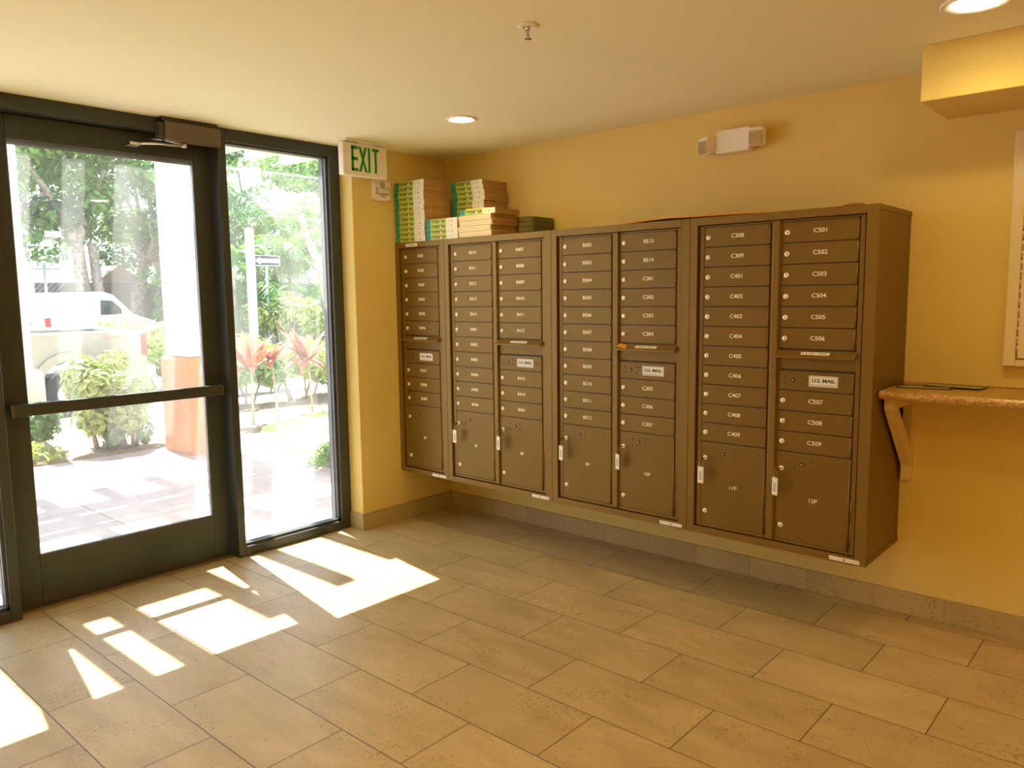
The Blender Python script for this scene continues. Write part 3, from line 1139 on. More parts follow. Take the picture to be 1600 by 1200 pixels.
def bracket(x, label):
    t = thing('counter_bracket', label, 'bracket', (x, 0, 0), group='painted brackets under the counter')
    mb = MB()
    mb.box(0, 0.04, -0.045, -0.001, 0.634, 1.033, BRACK, 0.002)
    mb.build('upright', t)
    mb = MB()
    mb.box(0, 0.04, -0.33, -0.045, 0.985, 1.033, BRACK, 0.002)
    mb.build('arm', t)
    mb = MB()
    mb.prism([(-0.045, 0.78), (-0.09, 0.76), (-0.325, 0.99), (-0.325, 0.985), (-0.255, 0.985), (-0.045, 0.785)], 'YZ', 0.001, 0.039, BRACK)
    mb.bm.clear()
    mb.prism([(-0.0449, 0.70), (-0.075, 0.73), (-0.328, 0.986), (-0.262, 0.986), (-0.0449, 0.79)], 'YZ', 0.0006, 0.0394, BRACK)
    mb.build('brace', t)


bracket(2.953, 'cream painted triangular bracket under the counter end, against the mailbox side')
bracket(4.6, 'cream painted triangular bracket under the far stretch of the counter')

t = thing('notice_case', 'cream framed notice case with cork back mounted above the counter', 'notice board', (3.32, 0, 1.164))
mb = MB()
bw, bh = 1.3, 0.945
for (a, b, c, d) in ((0, 0.045, 0, bh), (bw - 0.045, bw, 0, bh), (0.045, bw - 0.045, 0, 0.03), (0.045, bw - 0.045, bh - 0.03, bh)):
    mb.box(a, b, -0.035, -0.001, c, d, BOARDF, 0.003)
mb.build('frame', t)
mb = MB()
for (a, b, c, d) in ((0.05, 0.09, 0.034, bh - 0.034), (bw - 0.09, bw - 0.05, 0.034, bh - 0.034), (0.09, bw - 0.09, 0.034, 0.07), (0.09, bw - 0.09, bh - 0.07, bh - 0.034)):
    mb.box(a, b, -0.040, -0.015, c, d, BOARDF, 0.002)
dr = mb.build('door_frame', t)
mb = MB()
mb.box(0.085, bw - 0.085, -0.026, -0.022, 0.065, bh - 0.065, GLASSC)
mb.build('pane', dr)
mb = MB()
mb.box(0.045, bw - 0.045, -0.012, -0.002, 0.03, bh - 0.03, CORK)
mb.build('cork_panel', t)
mb = MB()
for k in range(44):
    mb.cyl((0.0475, -0.037, 0.05 + k * 0.0192), (0.0475, -0.037, 0.066 + k * 0.0192), 0.0032, BOARDF if k % 2 else KEYM, n=8)
mb.build('hinge', t)


def leaflet(x, y, z, w_, d_, rz, m_, label):
    mb = MB()
    mb.box(-w_ / 2, w_ / 2, -d_ / 2, d_ / 2, 0, 0.003, m_)
    mb.box(-w_ / 2 + 0.012, w_ / 2 - 0.012, -d_ / 2 + 0.015, -d_ / 2 + 0.055, 0.003, 0.0034, mat('leaflet_cream', (0.5, 0.38, 0.16), 0.4))
    o = mb.build('leaflet', loc=(x, y, z))
    o.rotation_euler = (0, 0, rz)
    tag(o, label, 'leaflet')


leaflet(3.06, -0.15, 1.0705, 0.21, 0.15, 0.2, mat('leaflet_dark', (0.04, 0.035, 0.03), 0.25), 'dark glossy leaflet lying nearest the mailboxes on the counter')
leaflet(3.165, -0.095, 1.0745, 0.22, 0.12, -0.1, mat('leaflet_green', (0.05, 0.09, 0.06), 0.25), 'greenish glossy leaflet overlapping the dark one on the counter')

#OUTSIDE
# ------------------------------------------------------------------ ground outside
PAVE = tile_mat('stamped_paving', 1.1, 0.9, 0.2, 0.1, (0.36, 0.26, 0.235), (0.46, 0.35, 0.31), (0.24, 0.165, 0.14), 'XY', 0.5, 0.008)
SOIL = mat('mulch', (0.18, 0.11, 0.055), 0.95, col2=(0.30, 0.21, 0.12), nscale=22, bump=1.0, bscale=30)
GRASSG = mat('lawn', (0.30, 0.42, 0.07), 0.9, col2=(0.50, 0.52, 0.16), nscale=9, bump=0.6, bscale=50)
ASPH = mat('asphalt', (0.30, 0.29, 0.27), 0.9, noise=0.1, nscale=30)
CONC = mat('concrete', (0.55, 0.52, 0.47), 0.9, noise=0.06, nscale=4)
TERRA = mat('terracotta_stucco', (0.42, 0.20, 0.09), 0.85, noise=0.05, nscale=9, bump=0.5, bscale=80)
STUCW = mat('white_stucco', (0.86, 0.80, 0.70), 0.85, bump=0.4, bscale=80)
WOODT = mat('trellis_paint', (0.62, 0.52, 0.44), 0.8, noise=0.05, nscale=6)
BARK = mat('bark', (0.46, 0.36, 0.27), 0.95, col2=(0.24, 0.17, 0.12), nscale=9, bump=1.2, bscale=24)
LEAFD = mat('leaf_deep', (0.045, 0.12, 0.025), 0.45, transl=0.25, noise=0.35, nscale=3)
LEAFM = mat('leaf_mid', (0.12, 0.24, 0.04), 0.45, transl=0.3, noise=0.3, nscale=3)
LEAFY = mat('leaf_lime', (0.24, 0.34, 0.045), 0.45, transl=0.35, col2=(0.46, 0.46, 0.14), nscale=8)
LEAFP = mat('palm_leaf', (0.12, 0.27, 0.05), 0.4, transl=0.35, noise=0.3, nscale=2)
LEAFR = mat('ti_leaf', (0.36, 0.10, 0.085), 0.4, transl=0.3, col2=(0.52, 0.24, 0.12), nscale=6)
STEMC = mat('cane_stem', (0.42, 0.33, 0.20), 0.8)

mb = MB()
mb.box(-3.9, -0.24, -9, 3.5, -0.3, -0.012, PAVE)
struct(mb, 'ground_paving')
mb = MB()
mb.box(-6.6, -3.9, -9, 3.5, -0.3, -0.03, SOIL)
struct(mb, 'ground_planting_bed')
mb = MB()
pts = [(-4.55, 3.5), (-4.6, 1.9), (-4.2, 1.0), (-3.6, 0.62), (-2.9, 0.45), (-2.1, 0.42), (-1.6, 0.7), (-1.4, 3.5)]
mb.prism(pts[::-1], 'XY', -0.2, 0.0, GRASSG)
struct(mb, 'ground_lawn')
mb = MB()
mb.box(-60, -6.6, -30, 60, -0.5, -0.2, ASPH)
mb.box(-6.6, -0.24, 3.5, 60, -0.5, -0.21, CONC)
mb.box(-6.6, 30, -40, -9, -0.5, -0.05, CONC)
mb.box(-0.24, 30, -9, YB - 0.2, -0.3, -0.02, CONC)
struct(mb, 'ground_street')
mb = MB()
mb.box(-7.2, -6.6, -9, 40, -0.3, -0.05, CONC)
struct(mb, 'ground_curb')
mb = MB()
mb.box(-60, -21.5, -30, 60, -0.3, 0.02, CONC)
struct(mb, 'ground_sidewalk')
# building outside face above and beside the glazing
mb = MB()
mb.box(-0.26, -0.24, -9, 6, H + 0.02, 3.35, STUCW)
mb.box(-0.26, 0.2, 0.2, 6, -0.2, 3.35, STUCW)
struct(mb, 'wall_facade')

# trellis over the walk
HT = 3.05
OX, OY = -0.53 * HT, 0.09 * HT
t = thing('trellis', 'open timber trellis of rafters and cross beams over the entry walk', 'trellis', (0, 0, 0))
for ys in (-4.4, -3.95, -3.4, -2.84, -2.575, -2.335, -1.86, -1.41, -0.98, -0.53, -0.08, 0.36, 0.80, 1.24):
    end = {-1.41: 0.61, -0.98: 0.50, -0.53: 0.1, -2.335: 1.02, -2.575: 0.98, -2.84: 0.83, -1.86: 0.70}.get(ys, 0.5)
    mb = MB()
    mb.box(-2.64 + OX + (0.02 if ys < -1 else -0.06), end + OX, ys + OY - 0.062, ys + OY + 0.062, HT, HT + 0.14, WOODT)
    mb.build('rafter', t)
for (a, b, y0, y1) in ((-2.17, -1.97, -4.6, 1.5), (-1.86, -1.64, -4.6, -1.0), (-1.56, -1.46, -4.6, -1.0), (-1.77, -1.48, -0.9, 1.5), (-0.95, -0.78, -0.95, 1.5), (-0.38, -0.22, -0.95, 1.5), (-0.2, 0.09, -4.6, -1.83)):
    mb = MB()
    mb.box(a + OX, b + OX, y0 + OY, y1 + OY, HT + 0.001, HT + 0.139, WOODT)
    mb.build('cross_beam', t)

# column under the trellis
t = thing('column', 'white column on a terracotta base standing beside the walk outside the door', 'column', (-3.525, -0.11, 0))
mb = MB()
mb.box(-0.285, 0.285, -0.21, 0.21, -0.05, 0.93, TERRA, 0.03, 2)
mb.build('base', t)
mb = MB()
mb.box(-0.235, 0.235, -0.17, 0.17, 0.93, HT - 0.005, STUCW, 0.02, 2)
mb.build('shaft', t)
mb = MB()
mb.box(0.2845, 0.289, -0.08, -0.01, 0.78, 0.87, PAPER)
mb.box(0.2888, 0.2895, -0.065, -0.025, 0.80, 0.85, mat('plate_grey', (0.4, 0.4, 0.4), 0.5))
mb.build('plate', t)

# white post on a round footing
t = thing('white_post', 'slim white post on a rounded concrete footing behind the shrub', 'post', (-6.0, -0.90, -0.03))
mb = MB()
mb.box(-0.075, 0.075, -0.075, 0.10, 0.74, 4.2, STUCW, 0.01)
mb.build('post', t)
mb = MB()
mb.lathe([(0.0, 0.0), (0.20, 0.0), (0.20, 0.64), (0.185, 0.70), (0.14, 0.74), (0.0, 0.75)], (0, 0.02, 0), (0, 0, 1), CONC, 32)
mb.build('footing', t)


# ------------------------------------------------------------------ plants
def leaf_cloud(clumps, n, size, rnd, aspect=0.5, down=0.0):
    V, F = [], []
    tot = sum(c[3] * c[4] * c[5] for c in clumps) or 1
    for (cx, cy, cz, rx, ry, rz) in clumps:
        k = max(6, int(n * (rx * ry * rz) / tot))
        for _ in range(k):
            while True:
                a, b, c = rnd.uniform(-1, 1), rnd.uniform(-1, 1), rnd.uniform(-1, 1)
                q = a * a + b * b + c * c
                if 0.22 < q <= 1:
                    break
            p = Vector((cx + a * rx, cy + b * ry, cz + c * rz))
            nrm = Vector((a, b, c + 0.7 + rnd.uniform(-0.5, 0.5))).normalized()
            d = nrm.cross(Vector((rnd.uniform(-1, 1), rnd.uniform(-1, 1), rnd.uniform(-1, 1)))).normalized()
            d = (d + Vector((0, 0, -down))).normalized()
            e = nrm.cross(d).normalized()
            s = size * rnd.uniform(0.6, 1.25)
            i = len(V)
            V += [p - d * s * 0.5, p + e * s * aspect * 0.5 - d * s * 0.05 + nrm * s * 0.06, p + d * s * 0.5, p - e * s * aspect * 0.5 - d * s * 0.05 + nrm * s * 0.06]
            F.append((i, i + 1, i + 2, i + 3))
    return V, F


def tree(name, label, cat, base, limbs, clumps, n, size, lm, group, seed):
    rnd = random.Random(seed)
    t = thing(name, label, cat, base, group=group)
    mb = MB()
    for (pts, r0, r1) in limbs:
        mb.tube(pts, r0, BARK, 8, r1)
    mb.build('trunk', t)
    V, F = leaf_cloud(clumps, n, size, rnd)
    raw_mesh('foliage', V, F, lm, t)
    return t


def auto_tree(label, x, y, h, r, lm, seed, n=5200, low=2.6, size=0.30, lean=0.0, spreadz=1.0):
    rnd = random.Random(seed)
    limbs = [([(0, 0, -0.3), (lean * 0.3, lean * 0.5, low * 0.6), (lean * 0.6, lean, low)], 0.26, 0.17)]
    clumps = []
    for k in range(4):
        a = rnd.uniform(0, 2 * PI)
        q = r * rnd.uniform(0.4, 0.75)
        tip = (lean + q * math.cos(a), lean + q * math.sin(a), low + (h - low) * rnd.uniform(0.4, 0.8))
        limbs.append(([(lean * 0.6, lean, low * 0.9), (lean + q * 0.5 * math.cos(a), lean + q * 0.5 * math.sin(a), low + (h - low) * 0.25), tip], 0.14, 0.04))
    for k in range(17):
        a = rnd.uniform(0, 2 * PI)
        q = r * math.sqrt(rnd.uniform(0.02, 1))
        z = low + (h - low) * rnd.uniform(0.02, 1) * spreadz
        s = r * rnd.uniform(0.28, 0.45)
        clumps.append((lean + q * math.cos(a), lean + q * math.sin(a), z, s, s, s * 0.6))
    return tree('broadleaf_tree', label, 'tree', (x, y, 0.0), limbs, clumps, n, size, lm, 'trees across the street', seed)


# the forked tree seen through the door glass, and its neighbours
fork = [([(0, 0, -0.2), (0.05, 0.05, 1.6), (-0.05, -0.02, 3.3)], 0.24, 0.17),
        ([(0, 0.1, -0.2), (0.1, 0.45, 1.8), (0.1, 0.35, 3.2)], 0.2, 0.12),
        ([(-0.05, -0.02, 3.2), (-0.1, -0.35, 4.1), (0, -1.1, 5.2), (0, -1.6, 6.2)], 0.15, 0.05),
        ([(0.0, 0.0, 3.2), (0.1, 0.35, 4.2), (0, 0.9, 5.4)], 0.13, 0.05)]
rnd = random.Random(3)
cl_ = [(rnd.uniform(-1.2, 1.2), rnd.uniform(-2.6, 2.4), rnd.uniform(4.4, 7.2), 0.9, 0.9, 0.55) for _ in range(16)]
cl_ += [(0.5, -1.7, 3.5, 0.8, 0.8, 0.5), (0.6, -2.4, 3.0, 0.7, 0.8, 0.45), (0.4, -1.0, 3.9, 0.6, 0.6, 0.4), (0.5, 2.1, 2.2, 0.5, 0.7, 0.4), (0.5, 2.4, 1.6, 0.5, 0.7, 0.35)]
tree('broadleaf_tree', 'tall tree with a forked pale trunk behind the white van', 'tree', (-21.2, 5.25, 0), fork, cl_, 7000, 0.26, LEAFM, 'trees across the street', 31)
auto_tree('dense tree standing left of the forked trunk, behind the carport', -22.6, 2.6, 8.0, 2.6, LEAFD, 5, 6000, 3.0)
auto_tree('leaning tree immediately right of the forked trunk over the block wall', -23.5, 7.6, 8.4, 2.7, LEAFM, 12, 6000, 3.0, lean=0.5)
auto_tree('dark leaved tree rising behind the block wall between column and forked trunk', -25.5, 9.6, 9.0, 3.0, LEAFD, 8, 6000, 2.8)
auto_tree('broad tree farthest left beyond the carport roof', -26.0, -0.5, 8.5, 3.2, LEAFM, 15, 5000, 3.0)
auto_tree('tall backdrop tree directly behind the carport', -28.5, 5.6, 10.5, 3.4, LEAFD, 17, 6000, 3.2)
auto_tree('tall backdrop tree behind the palms', -27.0, 15.0, 10.0, 3.8, LEAFM, 19, 7000, 1.5)
auto_tree('pale leaved tree at the right edge of the sidelight view', -21.0, 16.2, 8.0, 2.2, LEAFM, 23, 3500, 3.4)
tree('street_tree', 'bare leaning brown trunk at the right edge of the sidelight view', 'tree', (-15.0, 9.75, -0.2),
     [([(0, 0, -0.1), (0, -0.05, 1.4), (0, -0.35, 2.6), (0, -0.75, 3.4), (0, -1.0, 4.4)], 0.17, 0.09)],
     [(0, -0.9, 5.2, 1.2, 1.2, 0.6), (0, 0.4, 5.0, 0.9, 1.0, 0.5)], 1200, 0.25, LEAFM, None, 41)


def frond(V, F, base, az, L, droop, rnd, wl=0.55, seg=26, up=0.9):
    d = Vector((math.cos(az), math.sin(az), 0))
    side = Vector((-math.sin(az), math.cos(az), 0))
    prev = None
    for k in range(seg + 1):
        s = k / seg
        p = Vector(base) + d * (L * s * (1 - 0.15 * s)) + Vector((0, 0, up * L * s * 0.9 - droop * L * s * s))
        tan = (d * 1.0 + Vector((0, 0, up * 0.9 - 2 * droop * s))).normalized()
        if prev is not None:
            i = len(V)
            wv = side * 0.02
            V += [prev - wv, prev + wv, p + wv, p - wv]
            F.append((i, i + 1, i + 2, i + 3))
            if k > 2:
                ll = wl * math.sin(PI * min(1, 0.12 + 0.86 * s)) + 0.1
                for sg in (-1, 1):
                    q = p + side * sg * ll * 0.85 + tan * ll * 0.35 + Vector((0, 0, -ll * rnd.uniform(0.25, 0.55)))
                    mid = (p + q) / 2 + Vector((0, 0, ll * 0.1))
                    wt = tan * (L / seg * 0.42)
                    i = len(V)
                    V += [p - wt * 0.6, mid - wt, q, mid + wt]
                    F.append((i, i + 1, i + 2, i + 3))
        prev = p


def palm(label, x, y, h, nf, L, seed, z=-0.2, lm=None):
    nf = int(nf * 1.7)
    rnd = random.Random(seed)
    t = thing('palm', label, 'palm', (x, y, z), group='palms beyond the street')
    mb = MB()
    mb.tube([(0, 0, -0.1), (0.05, 0.02, h * 0.5), (0, 0, h)], 0.11, BARK, 8, 0.07)
    mb.build('trunk', t)
    V, F = [], []
    for k in range(nf):
        frond(V, F, (0, 0, h), 2 * PI * k / nf + rnd.uniform(-0.3, 0.3), L * rnd.uniform(0.8, 1.1), rnd.uniform(0.6, 1.3), rnd, up=rnd.uniform(0.4, 1.3))
    raw_mesh('fronds', V, F, lm or LEAFP, t)
    return t


def banana(label, x, y, h, nf, L, seed, lm=None):
    rnd = random.Random(seed)
    t = thing('banana_plant', label, 'banana plant', (x, y, -0.2), group='banana plants beyond the street')
    mb = MB()
    mb.tube([(0, 0, -0.1), (0.03, 0, h * 0.6), (0, 0, h)], 0.13, STEMC, 8, 0.07)
    mb.build('stem', t)
    V, F = [], []
    for k in range(nf):
        az = 2 * PI * k / nf + rnd.uniform(-0.4, 0.4)
        d = Vector((math.cos(az), math.sin(az), 0))
        side = Vector((-math.sin(az), math.cos(az), 0))
        LL = L * rnd.uniform(0.8, 1.1)
        up, dr = rnd.uniform(0.8, 1.6), rnd.uniform(0.6, 1.3)
        rows = []
        for q in range(11):
            s = q / 10
            p = Vector((0, 0, h)) + d * (LL * s * 0.8) + Vector((0, 0, up * LL * s * 0.9 - dr * LL * s * s))
            wd = 0.30 * math.sin(PI * min(1, max(0.03, s * 0.93 + 0.05))) ** 0.6 * (0.15 if s < 0.15 else 1)
            rows.append((p - side * wd + Vector((0, 0, wd * 0.25)), p, p + side * wd + Vector((0, 0, wd * 0.25))))
        for A, B in zip(rows, rows[1:]):
            i = len(V)
            V += [*A, *B]
            F += [(i, i + 1, i + 4, i + 3), (i + 1, i + 2, i + 5, i + 4)]
    raw_mesh('leaves', V, F, lm or LEAFP, t)
    return t


palm('palm nearest the street sign, its fronds arching above the sign', -20.5, 11.4, 3.0, 15, 2.6, 2)
palm('low palm behind the white street post', -19.5, 9.6, 1.6, 13, 2.3, 5)
palm('tall palm between the sign and the pale tree', -22.5, 13.2, 4.2, 15, 2.8, 9)
palm('palm at the far right behind the leaning trunk', -19.5, 13.6, 1.4, 13, 2.2, 14)
palm('tall palm showing at the top of the sidelight glass', -22.5, 10.6, 5.0, 14, 2.6, 18)
palm('short palm low behind the forked tree and column', -20.5, 8.3, 0.9, 12, 1.7, 21)
banana('banana plant with broad pale leaves left of the street sign', -19.0, 8.9, 2.6, 8, 1.9, 4)
banana('banana plant with broad leaves right of the street sign', -18.5, 11.6, 1.4, 9, 1.7, 7)
banana('tall banana plant behind the palms', -23.0, 12.2, 3.6, 9, 2.0, 11, LEAFY)
banana('banana plant low beside the leaning trunk', -20.5, 15.2, 2.0, 8, 1.8, 13)


def bush(label, x, y, z, rx, ry, h, n, size, lm, seed, name='shrub', stems=5, group=None, aspect=0.5, low=0.25):
    rnd = random.Random(seed)
    t = thing(name, label, 'shrub', (x, y, z), group=group)
    mb = MB()
    for k in range(stems):
        a = 2 * PI * k / stems + rnd.uniform(-0.4, 0.4)
        mb.tube([(0.1 * rx * math.cos(a), 0.3 * ry * math.sin(a), -0.05), (0.4 * rx * math.cos(a), 0.5 * ry * math.sin(a), h * 0.4), (0.6 * rx * math.cos(a), 0.7 * ry * math.sin(a), h * 0.7)], 0.02, BARK, 6, 0.008)
    mb.build('stems', t)
    cl = []
    for k in range(13):
        a = rnd.uniform(0, 2 * PI)
        q = math.sqrt(rnd.uniform(0, 0.7))
        s = rnd.uniform(0.32, 0.5)
        cl.append((rx * q * math.cos(a), ry * q * math.sin(a), h * (low + (0.9 - low) * (1 - 0.5 * q * q) * rnd.uniform(0.25, 1)), rx * s, ry * s, h * s * 0.5))
    V, F = leaf_cloud(cl, n, size, rnd, aspect, 0.2)
    raw_mesh('foliage', V, F, lm, t)
    return t


bush('large lime green variegated shrub left of the terracotta column base', -4.45, -0.62, 0, 0.42, 0.42, 1.0, 3400, 0.105, LEAFY, 3, low=0.05)
bush('smaller lime shrub squeezed against the terracotta column base', -4.3, -0.46, 0, 0.25, 0.22, 0.80, 1300, 0.08, LEAFM, 6, low=0.0)
bush('green shrub low in front of the white post', -4.7, -1.28, 0, 0.3, 0.32, 0.62, 1600, 0.075, LEAFM, 9, low=0.2)
bush('yellow green groundcover mound nearest the door glass corner', -4.15, -1.5, 0, 0.22, 0.42, 0.22, 700, 0.05, LEAFY, 12, stems=3, low=0.1)
bush('light green hedge shrub behind the pickup', -11.0, 3.0, -0.2, 1.0, 1.6, 1.45, 3600, 0.14, LEAFY, 15, group='hedge shrubs behind the pickup')
bush('light green hedge shrub reaching from the column toward the van bonnet', -10.4, 1.9, -0.2, 0.8, 1.2, 1.3, 2600, 0.14, LEAFY, 16, group='hedge shrubs behind the pickup')
bush('leafy hedge shrub behind the left red ti plant', -6.1, 1.75, 0, 0.6, 0.75, 0.95, 4200, 0.085, LEAFM, 18, group='hedge shrubs outside the sidelight')
bush('leafy hedge shrub between the red ti plants', -6.2, 2.85, 0, 0.6, 0.7, 0.92, 4200, 0.085, LEAFY, 19, group='hedge shrubs outside the sidelight')
bush('leafy hedge shrub behind the right red ti plant', -6.3, 3.95, -0.1, 0.6, 0.7, 0.95, 3600, 0.085, LEAFM, 20, group='hedge shrubs outside the sidelight')
bush('pale flowering hedge shrub farther back beside the white street post', -8.6, 3.6, -0.2, 0.7, 1.1, 1.1, 3000, 0.12, LEAFY, 22, group='hedge shrubs outside the sidelight')
bush('bright lime bush standing behind the street sign pole', -17.0, 9.6, -0.2, 0.9, 1.3, 2.0, 2600, 0.2, LEAFY, 25)
bush('bright green grassy tuft at the lawn edge near the sidelight sill', -1.85, 0.33, 0, 0.22, 0.24, 0.2, 1100, 0.06, LEAFM, 27, 'grass_tuft', stems=2, aspect=0.25, low=0.1)


def ti_plant(label, x, y, h, n, L, seed, lean=0.0):
    rnd = random.Random(seed)
    t = thing('ti_plant', label, 'ti plant', (x, y, -0.03), group='red ti plants outside the sidelight')
    mb = MB()
    mb.tube([(0, 0, -0.02), (0.01, lean * 0.4, h * 0.5), (0, lean, h)], 0.016, STEMC, 6, 0.012)
    mb.build('stem', t)
    V, F = [], []
    for k in range(n):
        az = rnd.uniform(0, 2 * PI)
        d = Vector((math.cos(az), math.sin(az), 0))
        side = Vector((-math.sin(az), math.cos(az), 0))
        up = rnd.uniform(0.35, 2.4)
        LL = L * rnd.uniform(0.75, 1.1)
        nrmz = Vector((0, 0, 1))
        rows = []
        for q in range(7):
            s = q / 6
            p = Vector((0, lean, h - 0.06 + rnd.uniform(0, 0.004))) + d * (LL * s * 0.75) + nrmz * (LL * (up * 0.55 * s - 0.35 * s * s * (1.4 if up < 1 else 0.6)))
            wd = 0.045 * math.sin(PI * min(1, 0.06 + 0.93 * s)) ** 0.7
            rows.append((p - side * wd, p + side * wd))
        for A, B in zip(rows, rows[1:]):
            i = len(V)
            V += [*A, *B]
            F.append((i, i + 1, i + 3, i + 2))
    raw_mesh('leaves', V, F, LEAFR, t)


ti_plant('red ti plant on the tallest bare stem, leftmost in the sidelight', -4.6, 1.12, 0.72, 42, 0.48, 3)
ti_plant('small red ti plant with thin stem between the two larger ones', -4.75, 1.55, 0.78, 22, 0.30, 5, -0.06)
ti_plant('red ti plant at the right of the sidelight, leaves spreading wide', -4.95, 2.2, 0.74, 40, 0.50, 8, -0.05)

# ------------------------------------------------------------------ street things
CARW = mat('white_car_paint', (0.86, 0.86, 0.88), 0.25, spec=0.6)
CARS = mat('champagne_car_paint', (0.30, 0.28, 0.24), 0.3, 0.4)
CARG = mat('car_glass', (0.03, 0.05, 0.045), 0.08, 0.2)
RUB = mat('rubber', (0.03, 0.03, 0.03), 0.8)
HUB = mat('hub_metal', (0.45, 0.45, 0.45), 0.35, 0.8)
TAIL = mat('tail_light', (0.65, 0.02, 0.02), 0.2)
BEDL = mat('bed_liner', (0.12, 0.12, 0.12), 0.8)
GALV = mat('galvanised', (0.62, 0.62, 0.60), 0.5, 0.5)


def wheel(x, y, z, r, w_, parent, axis=(1, 0, 0)):
    a = Vector(axis)
    mb = MB()
    c = Vector((x, y, z))
    mb.lathe([(r * 0.55, -w_ / 2), (r * 0.9, -w_ / 2), (r, -w_ * 0.35), (r, w_ * 0.35), (r * 0.9, w_ / 2), (r * 0.55, w_ / 2)], c, a, RUB, 28)
    o = mb.build('wheel', parent)
    mb = MB()
    mb.lathe([(0.0, w_ * 0.38), (r * 0.2, w_ * 0.42), (r * 0.25, w_ * 0.3), (r * 0.55, w_ * 0.42), (r * 0.6, w_ * 0.5), (r * 0.6, -w_ * 0.5), (0, -w_ * 0.4)], c, a, HUB, 28)
    mb.build('rim', o)


def arch(cy, r, z0, n=10):
    """points of a wheel arch from left to right, opening down, at height z0"""
    return [(cy - r * math.cos(PI * k / n), z0 + r * math.sin(PI * k / n)) for k in range(n + 1)]


# pickup: local x = across (0 is the near side), local y = along, tail at y=0 and bonnet at y=-5.3
pk = thing('pickup_truck', 'champagne pickup truck with open bed parked behind the lime shrub', 'pickup truck', (-8.0, 1.36, -0.2))
mb = MB()
rear = arch(-1.05, 0.45, 0.42)
front = arch(-4.42, 0.45, 0.42)
out = [(0.0, 0.50), (0.0, 1.22), (-1.9, 1.22), (-1.9, 1.12), (-5.15, 1.08), (-5.32, 0.9), (-5.32, 0.42)] + front + rear + [(-0.3, 0.42)]
mb.prism(out, 'YZ', -0.09, 0.0, CARS)
mb.prism(out, 'YZ', -1.85, -1.76, CARS)
mb.box(-1.76, -0.09, -1.9, -0.06, 0.62, 0.68, BEDL)
mb.box(-1.76, -0.09, -0.09, 0.0, 0.55, 1.20, CARS, 0.01)
mb.box(-1.76, -0.09, -1.9, -1.84, 0.62, 1.20, CARS)
mb.box(-1.78, -0.07, -5.3, -1.9, 0.5, 1.10, CARS, 0.04, 2)
mb.build('body', pk)
mb = MB()
mb.box(-0.12, 0.012, -1.9, 0.01, 1.21, 1.245, mat('bed_rail', (0.42, 0.40, 0.36), 0.4), 0.012, 2)
mb.box(-1.86, -1.74, -1.9, 0.01, 1.21, 1.245, MATS['bed_rail'], 0.012, 2)
mb.box(-1.75, -0.11, -0.09, 0.01, 1.19, 1.235, MATS['bed_rail'], 0.012, 2)
mb.build('bed_rail', pk)
mb = MB()
fl = [(p[0], p[1]) for p in arch(-1.05, 0.56, 0.42)] + [(p[0], p[1]) for p in arch(-1.05, 0.44, 0.42)][::-1]
mb.prism(fl, 'YZ', -0.005, 0.05, CARS)
mb.build('wheel_flare', pk)
mb = MB()
mb.prism([(-1.95, 1.1), (-2.05, 1.85), (-3.2, 1.88), (-3.75, 1.15), (-3.75, 1.08), (-1.95, 1.08)], 'YZ', -1.70, -0.15, CARS)
mb.build('cab', pk)
mb = MB()
mb.prism([(-2.1, 1.2), (-2.15, 1.72), (-3.1, 1.75), (-3.5, 1.2)], 'YZ', -1.71, -0.14, CARG)
mb.build('cab_window', pk)
for yy in (-1.05, -4.42):
    for xx in (-0.14, -1.71):
        wheel(xx, yy, 0.36, 0.37, 0.24, pk)
mb = MB()
mb.box(-0.06, 0.012, -0.07, 0.015, 0.86, 1.18, TAIL, 0.01, 2)
mb.build('tail_light', pk)
mb = MB()
mb.box(-1.8, -0.05, 0.0, 0.16, 0.52, 0.70, CARW, 0.03, 2)
mb.build('rear_bumper', pk)
mb = MB()
for q in range(7):
    mb.prism([(-0.60 + q * 0.05, 1.12), (-0.575 + q * 0.05, 1.12), (-0.565 + q * 0.05, 1.16), (-0.59 + q * 0.05, 1.16)], 'YZ', 0.0005, 0.002, mat('faded_red', (0.55, 0.2, 0.15), 0.5))
mb.build('red_decal', pk)
mb = MB()
mb.box(-1.5, -1.25, -1.8, -1.5, 0.68, 1.1, BEDL, 0.02)
mb.cyl((-1.0, -1.3, 0.68), (-1.0, -1.3, 1.18), 0.16, WHITEP)
tag(mb.build('toolbox', loc=(-8.0, 1.36, -0.2)), 'dark box and pale bucket standing in the pickup bed', 'toolbox')

# white van: local y along, nose +y; local x across
van_loc = (-19.2, 4.65, -0.15)
vn = thing('white_van', 'white panel van parked across the street behind the pickup', 'van', van_loc, rz=0.0)
VW = 1.95
vout = [(-2.55, 0.42), (-2.62, 0.9), (-2.52, 1.9), (-2.40, 2.10), (-0.1, 2.14), (0.30, 2.05), (1.25, 1.42), (2.35, 1.16), (2.62, 0.95), (2.64, 0.42)] + arch(1.75, 0.42, 0.40)[::-1] + arch(-1.65, 0.42, 0.40)[::-1]
mb = MB()
mb.prism(vout, 'YZ', -VW / 2, VW / 2, CARW)
bmesh.ops.recalc_face_normals(mb.bm, faces=mb.bm.faces[:])
es = [e for e in mb.bm.edges if len(e.link_faces) == 2 and e.calc_face_angle(0) > 1.2 and all(abs(abs(v.co.x) - VW / 2) < 1e-5 for v in e.verts) and e.verts[0].co.z > 0.9]
bmesh.ops.bevel(mb.bm, geom=es, offset=0.09, segments=3, affect='EDGES', profile=0.5, clamp_overlap=True)
mb.build('body', vn)
mb = MB()
